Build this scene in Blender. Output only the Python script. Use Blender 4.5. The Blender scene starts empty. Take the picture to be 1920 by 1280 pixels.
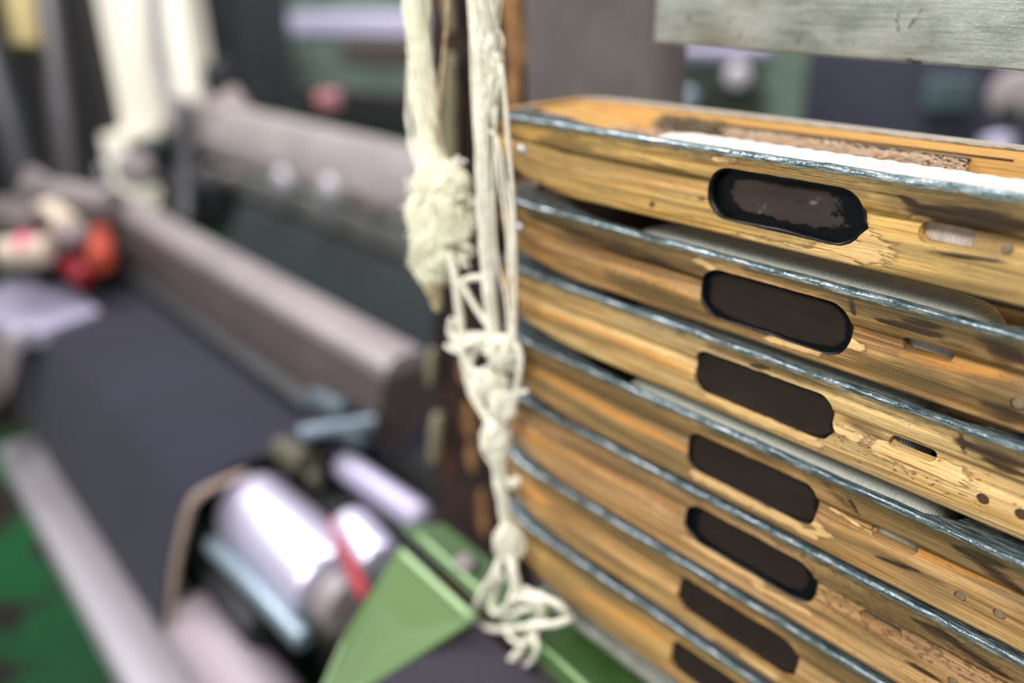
import bpy, bmesh, math, random
import numpy as np
from mathutils import Vector, Matrix, noise as mnoise

random.seed(7)
rng = np.random.default_rng(7)
SC = bpy.context.scene
COL = SC.collection

# ------------------------------------------------------------------ camera
FPX, PITCH, ROLL, YAW = 1586.25, .4067552, -.02771109, .68309697
CF = np.array([-math.cos(YAW)*math.cos(PITCH), math.sin(YAW)*math.cos(PITCH), -math.sin(PITCH)])
CR = np.cross(CF, [0, 0, 1]); CR /= np.linalg.norm(CR)
CU = np.cross(CR, CF)
_c, _s = math.cos(ROLL), math.sin(ROLL)
CR, CU = CR*_c + CU*_s, CU*_c - CR*_s
CAM = np.array([0, -.22, 1.2])
cd = bpy.data.cameras.new('camera')
cam = bpy.data.objects.new('camera', cd); COL.objects.link(cam)
cam.matrix_world = Matrix(((CR[0], CU[0], -CF[0], CAM[0]), (CR[1], CU[1], -CF[1], CAM[1]),
                           (CR[2], CU[2], -CF[2], CAM[2]), (0, 0, 0, 1)))
cd.sensor_width = 36; cd.lens = FPX/1920*36
cd.clip_start = .01; cd.clip_end = 60
cd.dof.use_dof = True; cd.dof.focus_distance = .243; cd.dof.aperture_fstop = 3.7
SC.camera = cam

# ------------------------------------------------------------------ world and lights
w = bpy.data.worlds.new('world'); SC.world = w; w.use_nodes = True
bg = w.node_tree.nodes['Background']
bg.inputs[0].default_value = (.92, .89, .93, 1); bg.inputs[1].default_value = .42

def area(name, loc, target, sx, sy, power, color=(1, 1, 1), spread=math.pi):
    l = bpy.data.lights.new(name, 'AREA'); l.shape = 'RECTANGLE'; l.size = sx; l.size_y = sy
    l.energy = power; l.color = color
    o = bpy.data.objects.new(name, l); COL.objects.link(o); o.location = loc
    l.spread = spread
    o.rotation_euler = (Vector(target)-Vector(loc)).to_track_quat('-Z', 'Y').to_euler()
    return o
area('ceiling_lamp_near', (.5, -1.75, 2.6), (-.2, 0, 1.0), 2.4, .4, 13.5, (1, .975, .94), 1.25)
area('rim_glint_light', (-2.3, -.75, 2.9), (-.4, 0, 1.0), 2.4, .3, 13, (1, .97, 1), 1.1)  # unseen lamp added to put glints along the shuttle rims
area('ceiling_lamp_loom', (-1.4, .5, 3.0), (-1.2, .1, .7), 2.4, .3, 36, (1, .97, 1))
area('cabinet_fill_light', (-1.5, 1.0, 3.0), (-2.3, 1.8, 1.0), 2.4, .3, 80, (1, .97, .98), 1.7)  # unseen lamp placed to brighten the cabinet front
area('ceiling_lamp_rack', (-.1, .9, 2.6), (-.15, .05, 1.1), 1.2, .25, 9, (.95, .97, 1))

SC.view_settings.view_transform = 'Standard'; SC.view_settings.look = 'None'
SC.view_settings.gamma = 1; SC.view_settings.use_curve_mapping = False
SC.view_settings.exposure = 0.27
SC.cycles.use_denoising = True
SC.cycles.max_bounces = 8

# ------------------------------------------------------------------ projection helpers
def ray(px, py): return CF*FPX + CR*(px-960) + CU*(640-py)
def aty(px, py, y):
    d = ray(px, py); return Vector(CAM + d*((y-CAM[1])/d[1]))
def atz(px, py, z):
    d = ray(px, py); return Vector(CAM + d*((z-CAM[2])/d[2]))
def atd(px, py, dep):
    d = ray(px, py)/FPX; return Vector(CAM + d*dep)

# ------------------------------------------------------------------ object helpers
def tag(o, label=None, cat=None, group=None, kind=None):
    if label: o['label'] = label
    if cat: o['category'] = cat
    if group: o['group'] = group
    if kind: o['kind'] = kind
    return o
def thing(name, loc, label, cat, group=None):
    o = bpy.data.objects.new(name, None); COL.objects.link(o); o.location = loc
    o.empty_display_size = .02
    return tag(o, label, cat, group)
def link(name, me, mat, parent=None, world=True):
    """mesh given in world coordinates; parent is an Empty with location only"""
    o = bpy.data.objects.new(name, me); COL.objects.link(o)
    if mat is not None: me.materials.append(mat)
    if parent is not None:
        o.parent = parent
        if world:
            p = parent; off = Vector((0, 0, 0))
            while p is not None: off += p.location; p = p.parent
            o.location = -off
    return o
def smooth(me, flag=True):
    me.polygons.foreach_set('use_smooth', [flag]*len(me.polygons)); me.update()
def mesh(name, v, f, sm=False):
    me = bpy.data.meshes.new(name); me.from_pydata([tuple(a) for a in v], [], f); me.validate(); me.update()
    if sm: smooth(me)
    return me
def bm_mesh(bm, name, sm=False):
    bmesh.ops.recalc_face_normals(bm, faces=bm.faces)
    me = bpy.data.meshes.new(name); bm.to_mesh(me); bm.free()
    if sm: smooth(me)
    return me
def box_mesh(c, size, rz=0, bev=.002, tilt=None, segs=2):
    bm = bmesh.new(); bmesh.ops.create_cube(bm, size=1)
    bmesh.ops.scale(bm, vec=size, verts=bm.verts)
    if bev: bmesh.ops.bevel(bm, geom=list(bm.edges), offset=bev, segments=segs, affect='EDGES', profile=.6)
    M = Matrix.Translation(Vector(c)) @ Matrix.Rotation(rz, 4, 'Z')
    if tilt: M = M @ Matrix.Rotation(tilt[0], 4, tilt[1])
    bm.transform(M)
    return bm_mesh(bm, 'box')
def cyl_mesh(a, b, r, n=32, r2=None, bev=0.0):
    """closed cylinder a->b with rounded ends"""
    a, b = Vector(a), Vector(b); d = b-a; L = d.length
    bm = bmesh.new()
    bmesh.ops.create_cone(bm, cap_ends=True, segments=n, radius1=r, radius2=(r if r2 is None else r2), depth=L)
    if bev:
        ed = [e for e in bm.edges if abs(abs(e.verts[0].co.z)-L/2) < 1e-6 and abs(abs(e.verts[1].co.z)-L/2) < 1e-6 and abs(e.verts[0].co.z-e.verts[1].co.z) < 1e-6]
        bmesh.ops.bevel(bm, geom=ed, offset=bev, segments=3, affect='EDGES', profile=.5)
    bm.transform(Matrix.Translation((a+b)/2) @ d.to_track_quat('Z', 'Y').to_matrix().to_4x4())
    me = bm_mesh(bm, 'cyl', True)
    me.set_sharp_from_angle(angle=math.radians(42))
    return me
def prism_x(pts, x0, x1, taper=None):
    """cross-section (y,z) swept along x"""
    n = len(pts); v = [(x0, y, z) for y, z in pts]+[(x1, y, z) for y, z in pts]
    f = [(i, (i+1) % n, n+(i+1) % n, n+i) for i in range(n)]+[tuple(range(n))[::-1], tuple(range(n, 2*n))]
    bm = bmesh.new(); vs = [bm.verts.new(p) for p in v]
    for q in f: bm.faces.new([vs[i] for i in q])
    return bm_mesh(bm, 'prism')
def plate_mesh(corners, thick, bev=0.0):
    """polygon of 3-D points (roughly flat) extruded down by thick"""
    bm = bmesh.new(); top = [bm.verts.new(c) for c in corners]
    bot = [bm.verts.new(Vector(c)-Vector((0, 0, thick))) for c in corners]
    n = len(top); bm.faces.new(top); bm.faces.new(bot[::-1])
    for i in range(n): bm.faces.new((top[i], bot[i], bot[(i+1) % n], top[(i+1) % n]))
    bmesh.ops.recalc_face_normals(bm, faces=bm.faces)
    if bev: bmesh.ops.bevel(bm, geom=list(bm.edges), offset=bev, segments=2, affect='EDGES', profile=.6)
    return bm_mesh(bm, 'plate')
def tubes_mesh(paths, n=8):
    """paths: list of (points, radius or list of radii); smooth closed tubes"""
    V = []; Fc = []
    for pts, rad in paths:
        P = [Vector(p) for p in pts]; m = len(P)
        R = rad if hasattr(rad, '__len__') else [rad]*m
        up = Vector((.3, .9, .2)); base = len(V); prev = None
        for i in range(m):
            t = (P[min(i+1, m-1)]-P[max(i-1, 0)])
            if t.length < 1e-9: t = Vector((0, 0, -1))
            t.normalize()
            nrm = (prev - t*prev.dot(t)) if prev is not None else (up - t*up.dot(t))
            if nrm.length < 1e-6: nrm = t.orthogonal()
            nrm.normalize(); prev = nrm; bi = t.cross(nrm)
            for k in range(n):
                a = 2*math.pi*k/n
                V.append(P[i]+(nrm*math.cos(a)+bi*math.sin(a))*R[i])
        for i in range(m-1):
            for k in range(n):
                a = base+i*n+k; b = base+i*n+(k+1) % n
                Fc.append((a, b, b+n, a+n))
        Fc.append(tuple(base+k for k in range(n))[::-1]); Fc.append(tuple(base+(m-1)*n+k for k in range(n)))
    me = bpy.data.meshes.new('tubes'); me.from_pydata([tuple(v) for v in V], [], Fc); me.update(); smooth(me)
    return me
def spline(pts, sub=8):
    P = [Vector(p) for p in pts]
    if len(P) < 3: return [P[0].lerp(P[-1], i/sub) for i in range(sub+1)]
    out = []
    for i in range(len(P)-1):
        p0 = P[max(i-1, 0)]; p1 = P[i]; p2 = P[i+1]; p3 = P[min(i+2, len(P)-1)]
        for k in range(sub):
            t = k/sub
            out.append(.5*((2*p1)+(-p0+p2)*t+(2*p0-5*p1+4*p2-p3)*t*t+(-p0+3*p1-3*p2+p3)*t**3))
    out.append(P[-1]); return out

# ------------------------------------------------------------------ material helpers
class NT:
    def __init__(s, name):
        s.m = bpy.data.materials.new(name); s.m.use_nodes = True; s.t = s.m.node_tree
        s.b = s.t.nodes['Principled BSDF']
    def n(s, typ, **kw):
        nd = s.t.nodes.new(typ)
        for k, v in kw.items():
            if k in nd.bl_rna.properties: setattr(nd, k, v)
            else: nd.inputs[k.replace('_', ' ')].default_value = v
        return nd
    def l(s, a, b): s.t.links.new(a, b)
    def coord(s, scale=(1, 1, 1), kind='Object', loc=(0, 0, 0), rot=(0, 0, 0)):
        tc = s.n('ShaderNodeTexCoord'); mp = s.n('ShaderNodeMapping')
        mp.inputs['Scale'].default_value = scale; mp.inputs['Location'].default_value = loc
        mp.inputs['Rotation'].default_value = rot
        s.l(tc.outputs[kind], mp.inputs['Vector']); return mp.outputs[0]
    def noise(s, vec, scale=5, detail=4, rough=.55, dist=0):
        nd = s.n('ShaderNodeTexNoise'); s.l(vec, nd.inputs['Vector'])
        nd.inputs['Scale'].default_value = scale; nd.inputs['Detail'].default_value = detail
        nd.inputs['Roughness'].default_value = rough; nd.inputs['Distortion'].default_value = dist
        return nd.outputs['Fac']
    def ramp(s, fac, stops, interp='LINEAR'):
        r = s.n('ShaderNodeValToRGB'); e = r.color_ramp.elements; r.color_ramp.interpolation = interp
        while len(e) < len(stops): e.new(.5)
        for el, (p, c) in zip(e, stops):
            el.position = p; el.color = (c, c, c, 1) if not hasattr(c, '__len__') else (*c[:3], 1)
        s.l(fac, r.inputs['Fac']); return r.outputs['Color']
    def mix(s, fac, a, b, typ='MIX'):
        m = s.n('ShaderNodeMix', data_type='RGBA', blend_type=typ)
        for sock, v in ((m.inputs[0], fac), (m.inputs[6], a), (m.inputs[7], b)):
            if hasattr(v, 'default_value') or hasattr(v, 'links'): s.l(v, sock)
            elif sock is m.inputs[0]: sock.default_value = v
            else: sock.default_value = (*v[:3], 1)
        return m.outputs[2]
    def math(s, op, a, b=None, c=None, clamp=False):
        m = s.n('ShaderNodeMath', operation=op); m.use_clamp = clamp
        for i, v in enumerate((a, b, c)):
            if v is None: continue
            if hasattr(v, 'links'): s.l(v, m.inputs[i])
            else: m.inputs[i].default_value = v
        return m.outputs[0]
    def sstep(s, v, lo, hi):
        m = s.n('ShaderNodeMapRange', interpolation_type='SMOOTHSTEP')
        s.l(v, m.inputs['Value']); m.inputs['From Min'].default_value = lo; m.inputs['From Max'].default_value = hi
        return m.outputs[0]
    def attr(s, name):
        a = s.n('ShaderNodeAttribute'); a.attribute_name = name; return a.outputs['Fac']
    def bump(s, h, strength=.3, dist=.001, prev=None):
        b = s.n('ShaderNodeBump'); b.inputs['Strength'].default_value = strength; b.inputs['Distance'].default_value = dist
        s.l(h, b.inputs['Height'])
        if prev is not None: s.l(prev, b.inputs['Normal'])
        return b.outputs[0]
    def out(s, color=None, rough=None, metal=None, normal=None, spec=None, **kw):
        for k, v in (('Base Color', color), ('Roughness', rough), ('Metallic', metal), ('Normal', normal), ('Specular IOR Level', spec)):
            if v is None: continue
            if hasattr(v, 'links'): s.l(v, s.b.inputs[k])
            elif k == 'Base Color': s.b.inputs[k].default_value = (*v[:3], 1)
            else: s.b.inputs[k].default_value = v
        for k, v in kw.items(): s.b.inputs[k.replace('_', ' ')].default_value = v
        return s.m

def srgb(r, g, b):
    f = lambda c: (c/255/12.92 if c/255 <= .04045 else ((c/255+.055)/1.055)**2.4)
    return (f(r), f(g), f(b))

def plain(name, col, rough=.5, metal=0, var=.25, scale=12, bump=.1, sc3=(1, 1, 1), spec=.5, col2=None):
    t = NT(name); c = t.coord(sc3)
    n1 = t.noise(c, scale, 5, .6)
    dark = tuple(x*(1-var) for x in col) if col2 is None else col2
    colr = t.ramp(n1, [(.3, dark), (.65, col)])
    n2 = t.noise(c, scale*9, 4, .6)
    nm = t.bump(n2, bump, .0006)
    return t.out(color=colr, rough=rough, metal=metal, normal=nm, spec=spec)

def wood_mat(name, seed, light, mid, deep, gray, lit_inside, orange=srgb(204, 140, 56)):
    t = NT(name)
    off = (seed*.37, seed*.11, seed*.23)
    tc = t.n('ShaderNodeTexCoord'); sep = t.n('ShaderNodeSeparateXYZ'); t.l(tc.outputs['Object'], sep.inputs[0])
    u = t.math('MULTIPLY', sep.outputs['Z'], -1000)           # mm below the rim
    # slow waviness that bends the grain
    gwarp = t.noise(t.coord((14, 60, 60), loc=off), 1, 2, .5)
    c_f = t.coord((38, 900, 1300), loc=off)
    fine = t.noise(c_f, 1.0, 5, .62, .6)
    c_m = t.coord((11, 210, 300), loc=(off[1], off[2], off[0]))
    medm = t.noise(c_m, 1.0, 4, .6, .8)
    c_b = t.coord((14, 70, 90), loc=(off[2], off[0], off[1]))
    big = t.noise(c_b, 1.0, 3, .5, .5)
    col = t.ramp(t.math('ADD', t.math('MULTIPLY', medm, .65), t.math('MULTIPLY', fine, .35)), [(.39, deep), (.48, mid), (.57, light)])
    col = t.mix(t.math('MULTIPLY', t.sstep(big, .42, .66), .8), col, gray)
    streak = t.sstep(fine, .55, .68)
    col = t.mix(t.math('MULTIPLY', streak, .75), col, tuple(x*.30 for x in mid))
    long_ = t.sstep(t.noise(t.coord((6, 420, 620), loc=(off[0], 5, off[1])), 1.0, 4, .65, .5), .50, .61)
    col = t.mix(t.math('MULTIPLY', long_, .55), col, srgb(84, 58, 30))
    grey_n = t.sstep(t.noise(t.coord((30, 120, 150), loc=(off[1], 8, off[1])), 1.0, 5, .7), .52, .72)
    col = t.mix(t.math('MULTIPLY', grey_n, .5), col, srgb(116, 100, 66))
    # orange varnish left in the groove
    org = t.math('ADD', t.attr('org'), t.math('MULTIPLY', t.math('SUBTRACT', medm, .5), 1.0))
    col = t.mix(t.math('MULTIPLY', t.sstep(org, .35, .9), .7), col, t.mix(fine, tuple(x*.75 for x in orange), orange))
    # small dark pores and scratches
    c_p = t.coord((260, 1500, 1900), loc=off)
    pores = t.sstep(t.noise(c_p, 1, 3, .7), .60, .69)
    col = t.mix(t.math('MULTIPLY', pores, .55), col, srgb(58, 40, 24))
    # speckles of grime
    c_k = t.coord((520, 700, 900), loc=off)
    sp = t.sstep(t.math('ADD', t.noise(c_k, 1, 2, .5), t.math('MULTIPLY', t.attr('speck'), .18)), .70, .75)
    col = t.mix(t.math('MULTIPLY', sp, .7), col, srgb(86, 58, 34))
    stn = t.math('MULTIPLY', t.attr('stain'), t.math('ADD', .25, t.math('MULTIPLY', t.noise(t.coord((16, 330, 430), loc=off), 1, 5, .65, .4), 2.0)), clamp=True)
    col = t.mix(t.math('MULTIPLY', stn, .95), col, t.mix(fine, srgb(66, 50, 28), srgb(112, 92, 54)))
    # raw broken wood
    rn = t.noise(t.coord((210, 700, 900), loc=off), 1, 6, .68)
    raw = t.math('ADD', t.attr('raw'), t.math('MULTIPLY', t.math('SUBTRACT', rn, .5), 1.1))
    rawm = t.sstep(raw, .46, .60)
    rim_ = t.math('MULTIPLY', t.sstep(raw, .40, .47), t.math('SUBTRACT', 1, rawm))
    rawcol = t.mix(rn, srgb(196, 150, 88), srgb(238, 206, 146))
    rawcol = t.mix(streak, rawcol, srgb(150, 100, 50))
    col = t.mix(t.math('MULTIPLY', rawm, .85), col, rawcol)
    col = t.mix(t.math('MULTIPLY', rim_, .5), col, srgb(96, 62, 30))
    # dark soaked streaks
    dn = t.noise(t.coord((52, 800, 1050), loc=off), 1, 6, .7, .5)
    dk = t.math('ADD', t.attr('dark'), t.math('MULTIPLY', t.math('SUBTRACT', dn, .5), 1.5))
    dkm = t.math('MULTIPLY', t.sstep(dk, .42, .9), .94)
    col = t.mix(dkm, col, srgb(40, 26, 14))
    # worn blue-green lacquer along the rim
    pn = t.noise(t.coord((110, 520, 700), loc=off), 1, 6, .72, .5)
    edge = t.math('ADD', u, t.math('MULTIPLY', t.math('SUBTRACT', pn, .5), 3.4))
    front_ = t.math('SUBTRACT', 1, t.sstep(sep.outputs['Y'], .022, .026))
    paint = t.math('MULTIPLY', t.math('SUBTRACT', 1, t.sstep(edge, 1.3, 2.0)), front_)
    pn2 = t.noise(t.coord((130, 1500, 1700), loc=off), 1, 5, .62)
    pcol = t.ramp(pn2, [(.36, srgb(52, 70, 70)), (.5, srgb(104, 122, 124)), (.66, srgb(186, 192, 196))])
    smear = t.math('MULTIPLY', t.math('SUBTRACT', 1, t.sstep(t.math('ADD', u, t.math('MULTIPLY', t.math('SUBTRACT', pn, .5), 11)), 1.4, 5.6)), .8)
    col = t.mix(smear, col, srgb(62, 60, 38))
    backrim = t.math('MULTIPLY', t.math('SUBTRACT', 1, t.sstep(edge, .3, .9)), t.math('SUBTRACT', 1, front_))
    col = t.mix(t.math('MULTIPLY', backrim, .85), col, t.mix(pn2, srgb(120, 112, 100), srgb(226, 214, 198)))
    col = t.mix(paint, col, pcol)
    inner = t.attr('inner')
    icol = t.mix(medm, srgb(160, 112, 56), srgb(226, 182, 108)) if lit_inside else t.mix(medm, srgb(48, 38, 28), srgb(98, 80, 56))  # lower shuttles' hollows coloured dark in place of shade in the gaps
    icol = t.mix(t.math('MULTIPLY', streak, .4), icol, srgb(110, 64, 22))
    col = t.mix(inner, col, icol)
    h = t.math('MULTIPLY', t.math('ADD', t.math('MULTIPLY', fine, .6), t.math('MULTIPLY', medm, .6)), t.math('SUBTRACT', 1, t.math('MULTIPLY', paint, .8)))
    h = t.math('ADD', h, t.math('MULTIPLY', rawm, -.8))
    h = t.math('ADD', h, t.math('MULTIPLY', t.math('MULTIPLY', rn, rawm), .8))
    h = t.math('ADD', h, t.math('MULTIPLY', t.math('MULTIPLY', t.noise(t.coord((700, 900, 900), loc=off), 1, 2, .5), paint), .7))
    nm = t.bump(h, 1.0, .0005)
    pr = t.math('ADD', .40, t.math('MULTIPLY', fine, .25))
    paint_o = t.math('MULTIPLY', paint, t.math('SUBTRACT', 1, inner))
    rough = t.mix(paint_o, pr, t.math('ADD', .12, t.math('MULTIPLY', pn2, .30)))
    metal = t.math('MULTIPLY', paint_o, .7)
    return t.out(color=col, rough=rough, normal=nm, metal=metal, spec=.33)

def yarn_mat(name, c1, c2, pitch=2600, amp=.4):
    t = NT(name)
    wv = t.n('ShaderNodeTexWave', wave_type='BANDS', bands_direction='X')
    t.l(t.coord((1, .35, .12)), wv.inputs['Vector']); wv.inputs['Scale'].default_value = pitch/6
    wv.inputs['Distortion'].default_value = 3.0; wv.inputs['Detail'].default_value = 3; wv.inputs['Detail Scale'].default_value = 2.0
    n = t.noise(t.coord((60, 20, 20)), 6, 5, .6)
    n2 = t.noise(t.coord((1500, 420, 160)), 1, 4, .7)
    line = t.sstep(t.math('ADD', t.math('MULTIPLY', wv.outputs['Fac'], .35), n2), .35, .62)
    col = t.mix(line, c2, c1)
    col = t.mix(t.math('MULTIPLY', n, .2), col, c2)
    nm = t.bump(t.math('ADD', wv.outputs['Fac'], n2), amp, .0005)
    return t.out(color=col, rough=.92, normal=nm, spec=.15)

def cord_mat(name, c1, c2):
    t = NT(name)
    n = t.noise(t.coord((1, 1, 1)), 260, 4, .6)
    n2 = t.noise(t.coord((1, 1, 1)), 1400, 3, .6)
    n3 = t.noise(t.coord((1, 1, 1)), 45, 2, .5)
    col = t.mix(t.sstep(n, .3, .75), c1, c2)
    col = t.mix(t.math('MULTIPLY', t.sstep(n3, .5, .75), .4), col, tuple(a*.8 for a in c2))
    nm = t.bump(n2, .5, .0004)
    return t.out(color=col, rough=.9, normal=nm, spec=.15, Subsurface_Weight=.08, Subsurface_Scale=.002)

def steel_mat(name, c_hi, c_lo, pits=True, rough=.42, metal=.6):
    t = NT(name)
    br = t.noise(t.coord((40, 300, 900)), 1, 6, .75)
    bl = t.noise(t.coord((30, 30, 45)), 1, 5, .6)
    col = t.mix(t.sstep(t.math('ADD', t.math('MULTIPLY', br, .5), t.math('MULTIPLY', bl, .5)), .38, .62), c_lo, c_hi)
    st = t.noise(t.coord((12, 12, 16), loc=(3, 1, 0)), 1, 4, .6)
    col = t.mix(t.math('MULTIPLY', t.sstep(st, .52, .7), .5), col, srgb(120, 112, 84))
    fine = t.sstep(t.noise(t.coord((420, 600, 1500)), 1, 3, .8), .50, .66)
    col = t.mix(t.math('MULTIPLY', fine, .55), col, tuple(x*.45 for x in c_lo))
    if pits:
        ds = t.sstep(t.noise(t.coord((95, 95, 80), loc=(.4, 0, .2)), 1, 3, .6, .8), .665, .70)
        col = t.mix(t.math('MULTIPLY', ds, .85), col, srgb(68, 58, 44))
    nm = t.bump(t.math('ADD', br, fine), .35, .0003)
    return t.out(color=col, rough=rough, metal=metal, normal=nm)

def rust_mat(name):
    t = NT(name)
    a = t.noise(t.coord((1, 1, .6)), 38, 6, .65)
    b = t.noise(t.coord((1, 1, .7), loc=(1, 4, 2)), 14, 4, .6)
    col = t.ramp(a, [(.25, srgb(12, 9, 9)), (.5, srgb(32, 23, 21)), (.72, srgb(72, 42, 26))])
    col = t.mix(t.math('MULTIPLY', t.sstep(b, .56, .70), .7), col, srgb(104, 66, 36))
    nm = t.bump(a, .7, .002)
    return t.out(color=col, rough=.8, normal=nm, spec=.25)

M = {}
M['yarn'] = yarn_mat('white_wound_yarn', srgb(204, 196, 190), srgb(142, 134, 127))
M['yarn_green'] = yarn_mat('pale_wound_yarn', srgb(200, 203, 190), srgb(146, 146, 137))
M['yarn_shaded'] = yarn_mat('shaded_wound_yarn', srgb(92, 94, 96), srgb(60, 62, 64))  # yarn colour darkened to stand for shade inside the lower slots
M['cord'] = cord_mat('cream_cotton', srgb(250, 247, 226), srgb(228, 223, 196))
M['cord_white'] = cord_mat('white_cotton', srgb(244, 240, 224), srgb(212, 206, 186))
M['cord_dirty'] = cord_mat('soiled_cotton', srgb(200, 184, 146), srgb(150, 134, 104))
M['steel'] = steel_mat('brushed_steel_bar', srgb(186, 192, 182), srgb(124, 130, 122))
M['post'] = plain('grey_worn_steel', srgb(116, 110, 108), .5, .4, .4, 26, .2, (1, 1, .6))
M['rust'] = rust_mat('rusty_iron')
M['rust_light'] = plain('ochre_rust', srgb(150, 108, 62), .85, 0, .75, 70, .6)
M['putty'] = plain('dull_olive_paint', srgb(140, 132, 104), .7, 0, .35, 60, .4)
M['fur'] = plain('tan_pile', srgb(252, 226, 198), .95, 0, .3, 900, .4, spec=.1)
M['tuft'] = plain('grey_brown_fur', srgb(156, 140, 116), .95, 0, .5, 400, .3, spec=.1)
M['tuft_pale'] = plain('pale_fur', srgb(226, 200, 174), .95, 0, .2, 400, .3, spec=.1)
M['tape'] = plain('dark_backing_tape', srgb(58, 62, 62), .8, 0, .4, 500, .4)
M['black'] = plain('black_lacquer', (.004, .004, .005), .25, 0, .3, 200, .25, spec=.35)
M['pin'] = plain('bright_steel_eyelet', srgb(200, 206, 210), .25, .8, .2, 300, .1)
M['plug'] = plain('brown_wooden_plug', srgb(82, 56, 38), .6, 0, .4, 900, .5, (1, 1, 3))
M['plug_pale'] = plain('pale_filled_hole', srgb(138, 120, 94), .6, 0, .3, 900, .5)
M['green'] = plain('green_machine_paint', srgb(78, 106, 56), .5, 0, .12, 9, .08, spec=.5)
M['green_dark'] = plain('deep_green_paint', srgb(54, 82, 38), .45, 0, .12, 9, .08, spec=.6)
M['green_glint'] = plain('pale_green_reflection', srgb(132, 164, 112), .35, 0, .1, 40, .05)  # pale colour standing in for reflections on the green guard
M['loom_green'] = plain('grey_green_machine_paint', srgb(78, 92, 84), .5, 0, .35, 6, .1)
M['loom_dark'] = plain('oily_dark_machine_metal', srgb(36, 38, 40), .5, .2, .5, 10, .2)
M['loom_black'] = plain('black_machine_recess', srgb(16, 17, 19), .7, 0, .4, 10, .2)
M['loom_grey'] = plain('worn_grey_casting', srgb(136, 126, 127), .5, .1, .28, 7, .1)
M['loom_taupe'] = plain('taupe_casting', srgb(112, 102, 98), .55, .1, .3, 7, .1)
M['lilac'] = plain('pale_lilac_metal', srgb(160, 156, 178), .5, .3, .15, 6, .05)
M['teal_rod'] = plain('blue_grey_rod', srgb(118, 134, 144), .35, .4, .15, 10, .05)
M['mirror'] = plain('polished_white_roller', srgb(222, 218, 240), .36, .75, .05, 10, .02)
M['pinkish'] = plain('pinkish_plastic_roller', srgb(150, 138, 144), .55, 0, .12, 8, .05)
M['rail'] = plain('pale_grey_rail', srgb(170, 166, 172), .45, .1, .12, 6, .05)
M['tan'] = plain('tan_selvedge', srgb(150, 132, 118), .7, 0, .15, 30, .2)
M['red'] = plain('red_plastic', srgb(140, 20, 36), .4, 0, .15, 20, .05)
M['orange'] = plain('orange_red_paint', srgb(168, 60, 34), .5, 0, .25, 16, .05)
M['pink'] = plain('bright_pink_tape', srgb(236, 104, 140), .6, 0, .1, 16, .05)
M['cream'] = plain('cream_cabinet_paint', srgb(238, 232, 216), .5, 0, .08, 3, .05)
M['peach'] = plain('peach_sticker', srgb(236, 188, 158), .6, 0, .08, 3, .05)
M['cable'] = plain('grey_cable_sheath', srgb(118, 120, 120), .6, 0, .1, 3, .05)
M['post_dark'] = plain('dim_grey_metal', srgb(66, 62, 64), .5, .1, .3, 6, .1)
M['beige'] = plain('beige_yarn_cone', srgb(206, 190, 170), .8, 0, .15, 12, .2)
M['ochre'] = plain('ochre_oilcloth', srgb(150, 136, 92), .8, 0, .25, 8, .2)
M['brown_panel'] = plain('dark_brown_slot', srgb(56, 50, 42), .6, 0, .3, 8, .2)
M['navy'] = plain('dark_navy_cloth', srgb(26, 27, 42), .9, 0, .25, 60, .2, spec=.1)
M['navy_panel'] = plain('navy_grey_panel', srgb(52, 53, 68), .7, 0, .18, 4, .1)
M['blueteal'] = plain('blue_teal_paint', srgb(56, 72, 82), .5, 0, .3, 12, .1)
M['grime'] = plain('grimy_olive_metal', srgb(78, 76, 56), .6, .1, .5, 40, .3)
M['charcoal'] = plain('charcoal_canvas', srgb(56, 53, 60), .9, 0, .18, 500, .3, spec=.1)

def denim_mat():
    t = NT('indigo_denim')
    c = t.coord((1, 1, 1))
    tw = t.n('ShaderNodeTexWave', wave_type='BANDS', bands_direction='DIAGONAL'); t.l(c, tw.inputs['Vector'])
    tw.inputs['Scale'].default_value = 220; tw.inputs['Distortion'].default_value = 1
    n = t.noise(t.coord((9, 3, 3)), 2, 4, .6)
    col = t.mix(n, srgb(17, 18, 30), srgb(34, 34, 52))
    col = t.mix(t.math('MULTIPLY', tw.outputs['Fac'], .25), col, srgb(16, 17, 28))
    return t.out(color=col, rough=.85, normal=t.bump(tw.outputs['Fac'], .3, .0006), spec=.2, Sheen_Weight=.08)
M['denim'] = denim_mat()
def floor_mat():
    t = NT('worn_green_floor')
    n = t.noise(t.coord((1, 1, 1)), 5.0, 4, .55, .6)
    m = t.sstep(n, .52, .58)
    g = t.mix(t.noise(t.coord((1, 1, 1)), 20, 3, .5), srgb(14, 66, 36), srgb(22, 96, 50))
    d = t.mix(t.noise(t.coord((1, 1, 1)), 24, 4, .6), srgb(26, 20, 18), srgb(46, 36, 32))
    return t.out(color=t.mix(m, g, d), rough=.45, spec=.4)
M['floor'] = floor_mat()
M['wall'] = plain('grimy_factory_wall', srgb(60, 60, 62), .85, 0, .3, 2, .1)

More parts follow.
